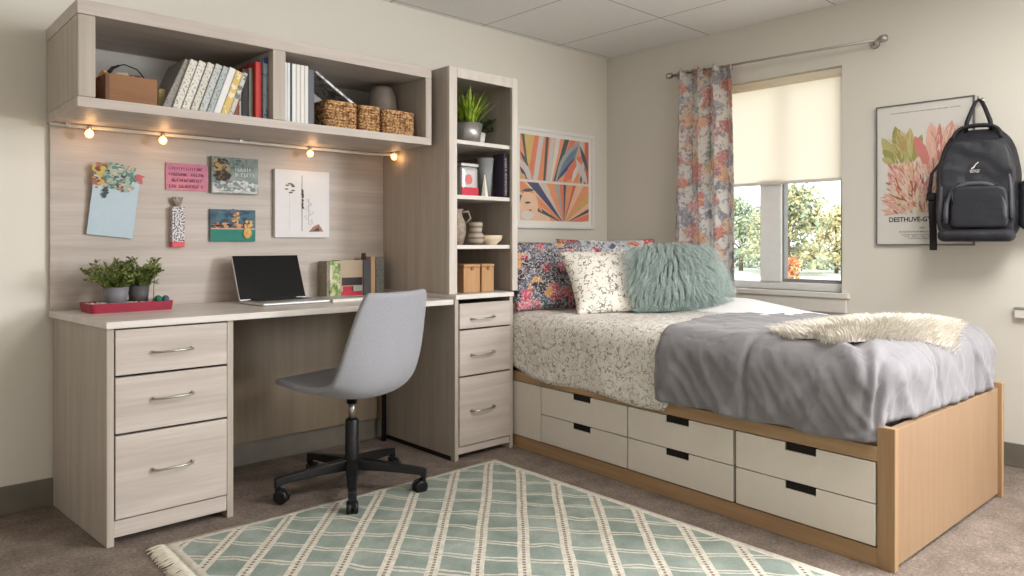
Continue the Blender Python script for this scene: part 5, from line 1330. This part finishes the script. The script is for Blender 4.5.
# small emblem
bm = B(); M_emb = ink((214, 212, 208))
ye = -0.2085
for poly in ([(-0.014, 0.325), (-0.003, 0.331), (0.004, 0.344), (0.000, 0.345), (-0.006, 0.336), (-0.014, 0.331)], [(0.004, 0.344), (0.015, 0.356), (0.013, 0.359), (0.001, 0.347)], rect(-0.020, 0.020, 0.3205, 0.3225)): prism(bm, poly, 'y', ye - 0.0015, ye)
P = []; scribble(P, -0.018, 0.018, 0.310, 0.007, 3, gap=0.2)
for poly, mi in P: prism(bm, poly, 'y', ye - 0.0015, ye)
bobj('emblem', bm, M_emb, t)
t = thing('wall_hook', 'small white wall hook holding the backpack loop', 'hook', (0, KY0 + 0.0, 1.735))
bm = B(); lathe(bm, [(0, 0), (0.014, 0), (0.013, 0.005), (0, 0.005)], seg=16); bmesh.ops.transform(bm, matrix=Matrix.Rotation(R(-90), 4, 'Y') @ Matrix.Translation((0, 0, 0.018)), verts=bm.verts)
bobj('hook_plate', bm, M_chrome, t)
bm = B(); tube(bm, [(-0.02, 0, 0), (-0.055, 0, -0.006), (-0.082, 0, -0.002), (-0.088, 0, 0.014)], 0.0045, 8); bobj('hook_arm', bm, M_chrome, t)

# ------------------------------------------------------------------ outside the window
g = G('lawn'); v = g.co(); g.base(g.ramp(g.noise(v, 0.6, 4), [(0.4, rgb(176, 184, 168)), (0.6, rgb(200, 204, 190))])); g.set(Roughness=1.0); M_lawn = g.m
M_pave = plain('pale_paving', (236, 234, 230), 0.9, var=0.03, scale=2)
o = obj('lawn', bx(0.6, 60, -25, 45, -0.3, -0.05), M_lawn); o['kind'] = 'structure'
o = obj('path', bx(13.5, 19, -25, 45, -0.05, -0.03), M_pave); o['kind'] = 'structure'
def tree(label, x, y, H, W, seed, cols, n=2600, sz=0.16, trunk=True, cat='tree', name='garden_tree', zb=0.6, group=None):
    t = thing(name, label, cat, (x, y, -0.05), 0, group); rnd = random.Random(seed); bm = B()
    cl = []
    for i in range(26):
        a = rnd.uniform(0, 2 * PI); k = rnd.random(); rr = W * 0.5 * math.sqrt(rnd.random()) * (1 - 0.65 * k); cl.append((Vector((rr * math.cos(a), rr * math.sin(a), zb + (H - zb - 0.2) * k)), W * rnd.uniform(0.12, 0.22)))
    for i in range(n):
        c, r_ = rnd.choice(cl); d = Vector([rnd.gauss(0, 1) for _ in range(3)]).normalized(); p = c + d * r_ * rnd.uniform(0.5, 1.15); p.z = max(0.05, p.z)
        e1 = Vector([rnd.gauss(0, 1) for _ in range(3)]).normalized(); e2 = e1.cross(d + Vector((0.1, 0, 0))).normalized(); s_ = sz * rnd.uniform(0.5, 1.1)
        vs = [bm.verts.new(p + e1 * s_ * a_ + e2 * s_ * 0.5 * b_) for a_, b_ in ((-1, 0), (0, -1), (1, 0), (0, 1))]
        f = bm.faces.new(vs); f.material_index = rnd.randrange(len(cols))
    bobj('crown', bm, cols, t)
    if trunk:
        bm = B(); tube(bm, [(0, 0, 0), (0.05, 0, H * 0.4), (0, 0.05, H * 0.75)], [W * 0.035, W * 0.025, W * 0.01], 8)
        for i in range(7): c, r_ = cl[i]; tube(bm, [(0.03, 0, H * 0.3), ((c.x) * 0.5, c.y * 0.5, (H * 0.35 + c.z) / 2), tuple(c)], [W * 0.014, W * 0.010, W * 0.004], 6)
        bobj('trunk', bm, plain('bark', (120, 104, 88), 0.9), t)
lc = [plain('hazed_sage_leaf', (176, 186, 152), 0.8), plain('hazed_olive_leaf', (192, 190, 148), 0.8), plain('hazed_golden_leaf', (212, 198, 150), 0.8), plain('hazed_deep_leaf', (146, 160, 134), 0.8)]  # leaf colours paled to carry the bright outdoor haze
tree('tall sage and gold tree filling the right pane', 19.6, 8.55, 3.1, 3.0, 1, lc, 5200, 0.11)
tree('greyer tree glimpsed through the narrow left pane', 22.4, 11.9, 2.8, 2.6, 2, [lc[0], lc[3]], 2600, 0.11)
tree('lower golden tree at the right edge of the pane', 22.6, 8.2, 2.4, 2.2, 3, [lc[2], lc[1]], 2600, 0.11)
tree('small bush with orange leaves outside near the path', 12.2, 4.75, 0.92, 0.62, 4, [plain('orange_leaf', (222, 150, 92), 0.7), plain('rust_leaf', (196, 120, 84), 0.7), lc[2]], 800, 0.06, False, 'bush', 'orange_bush', 0.12)
t = thing('hedge', 'low dark green hedge outside behind the pale path', 'hedge', (26.0, 11, -0.05))
bm = B(); rnd = random.Random(9)
for i in range(5200):
    p = Vector((rnd.uniform(-0.5, 0.3), rnd.uniform(-6, 6), rnd.uniform(0, 0.9))); e1 = Vector([rnd.gauss(0, 1) for _ in range(3)]).normalized(); e2 = e1.orthogonal().normalized(); s_ = rnd.uniform(0.05, 0.11)
    bm.faces.new([bm.verts.new(p + e1 * s_ * a_ + e2 * s_ * 0.6 * b_) for a_, b_ in ((-1, 0), (0, -1), (1, 0), (0, 1))])
bobj('hedge_leaves', bm, lc[3], t)
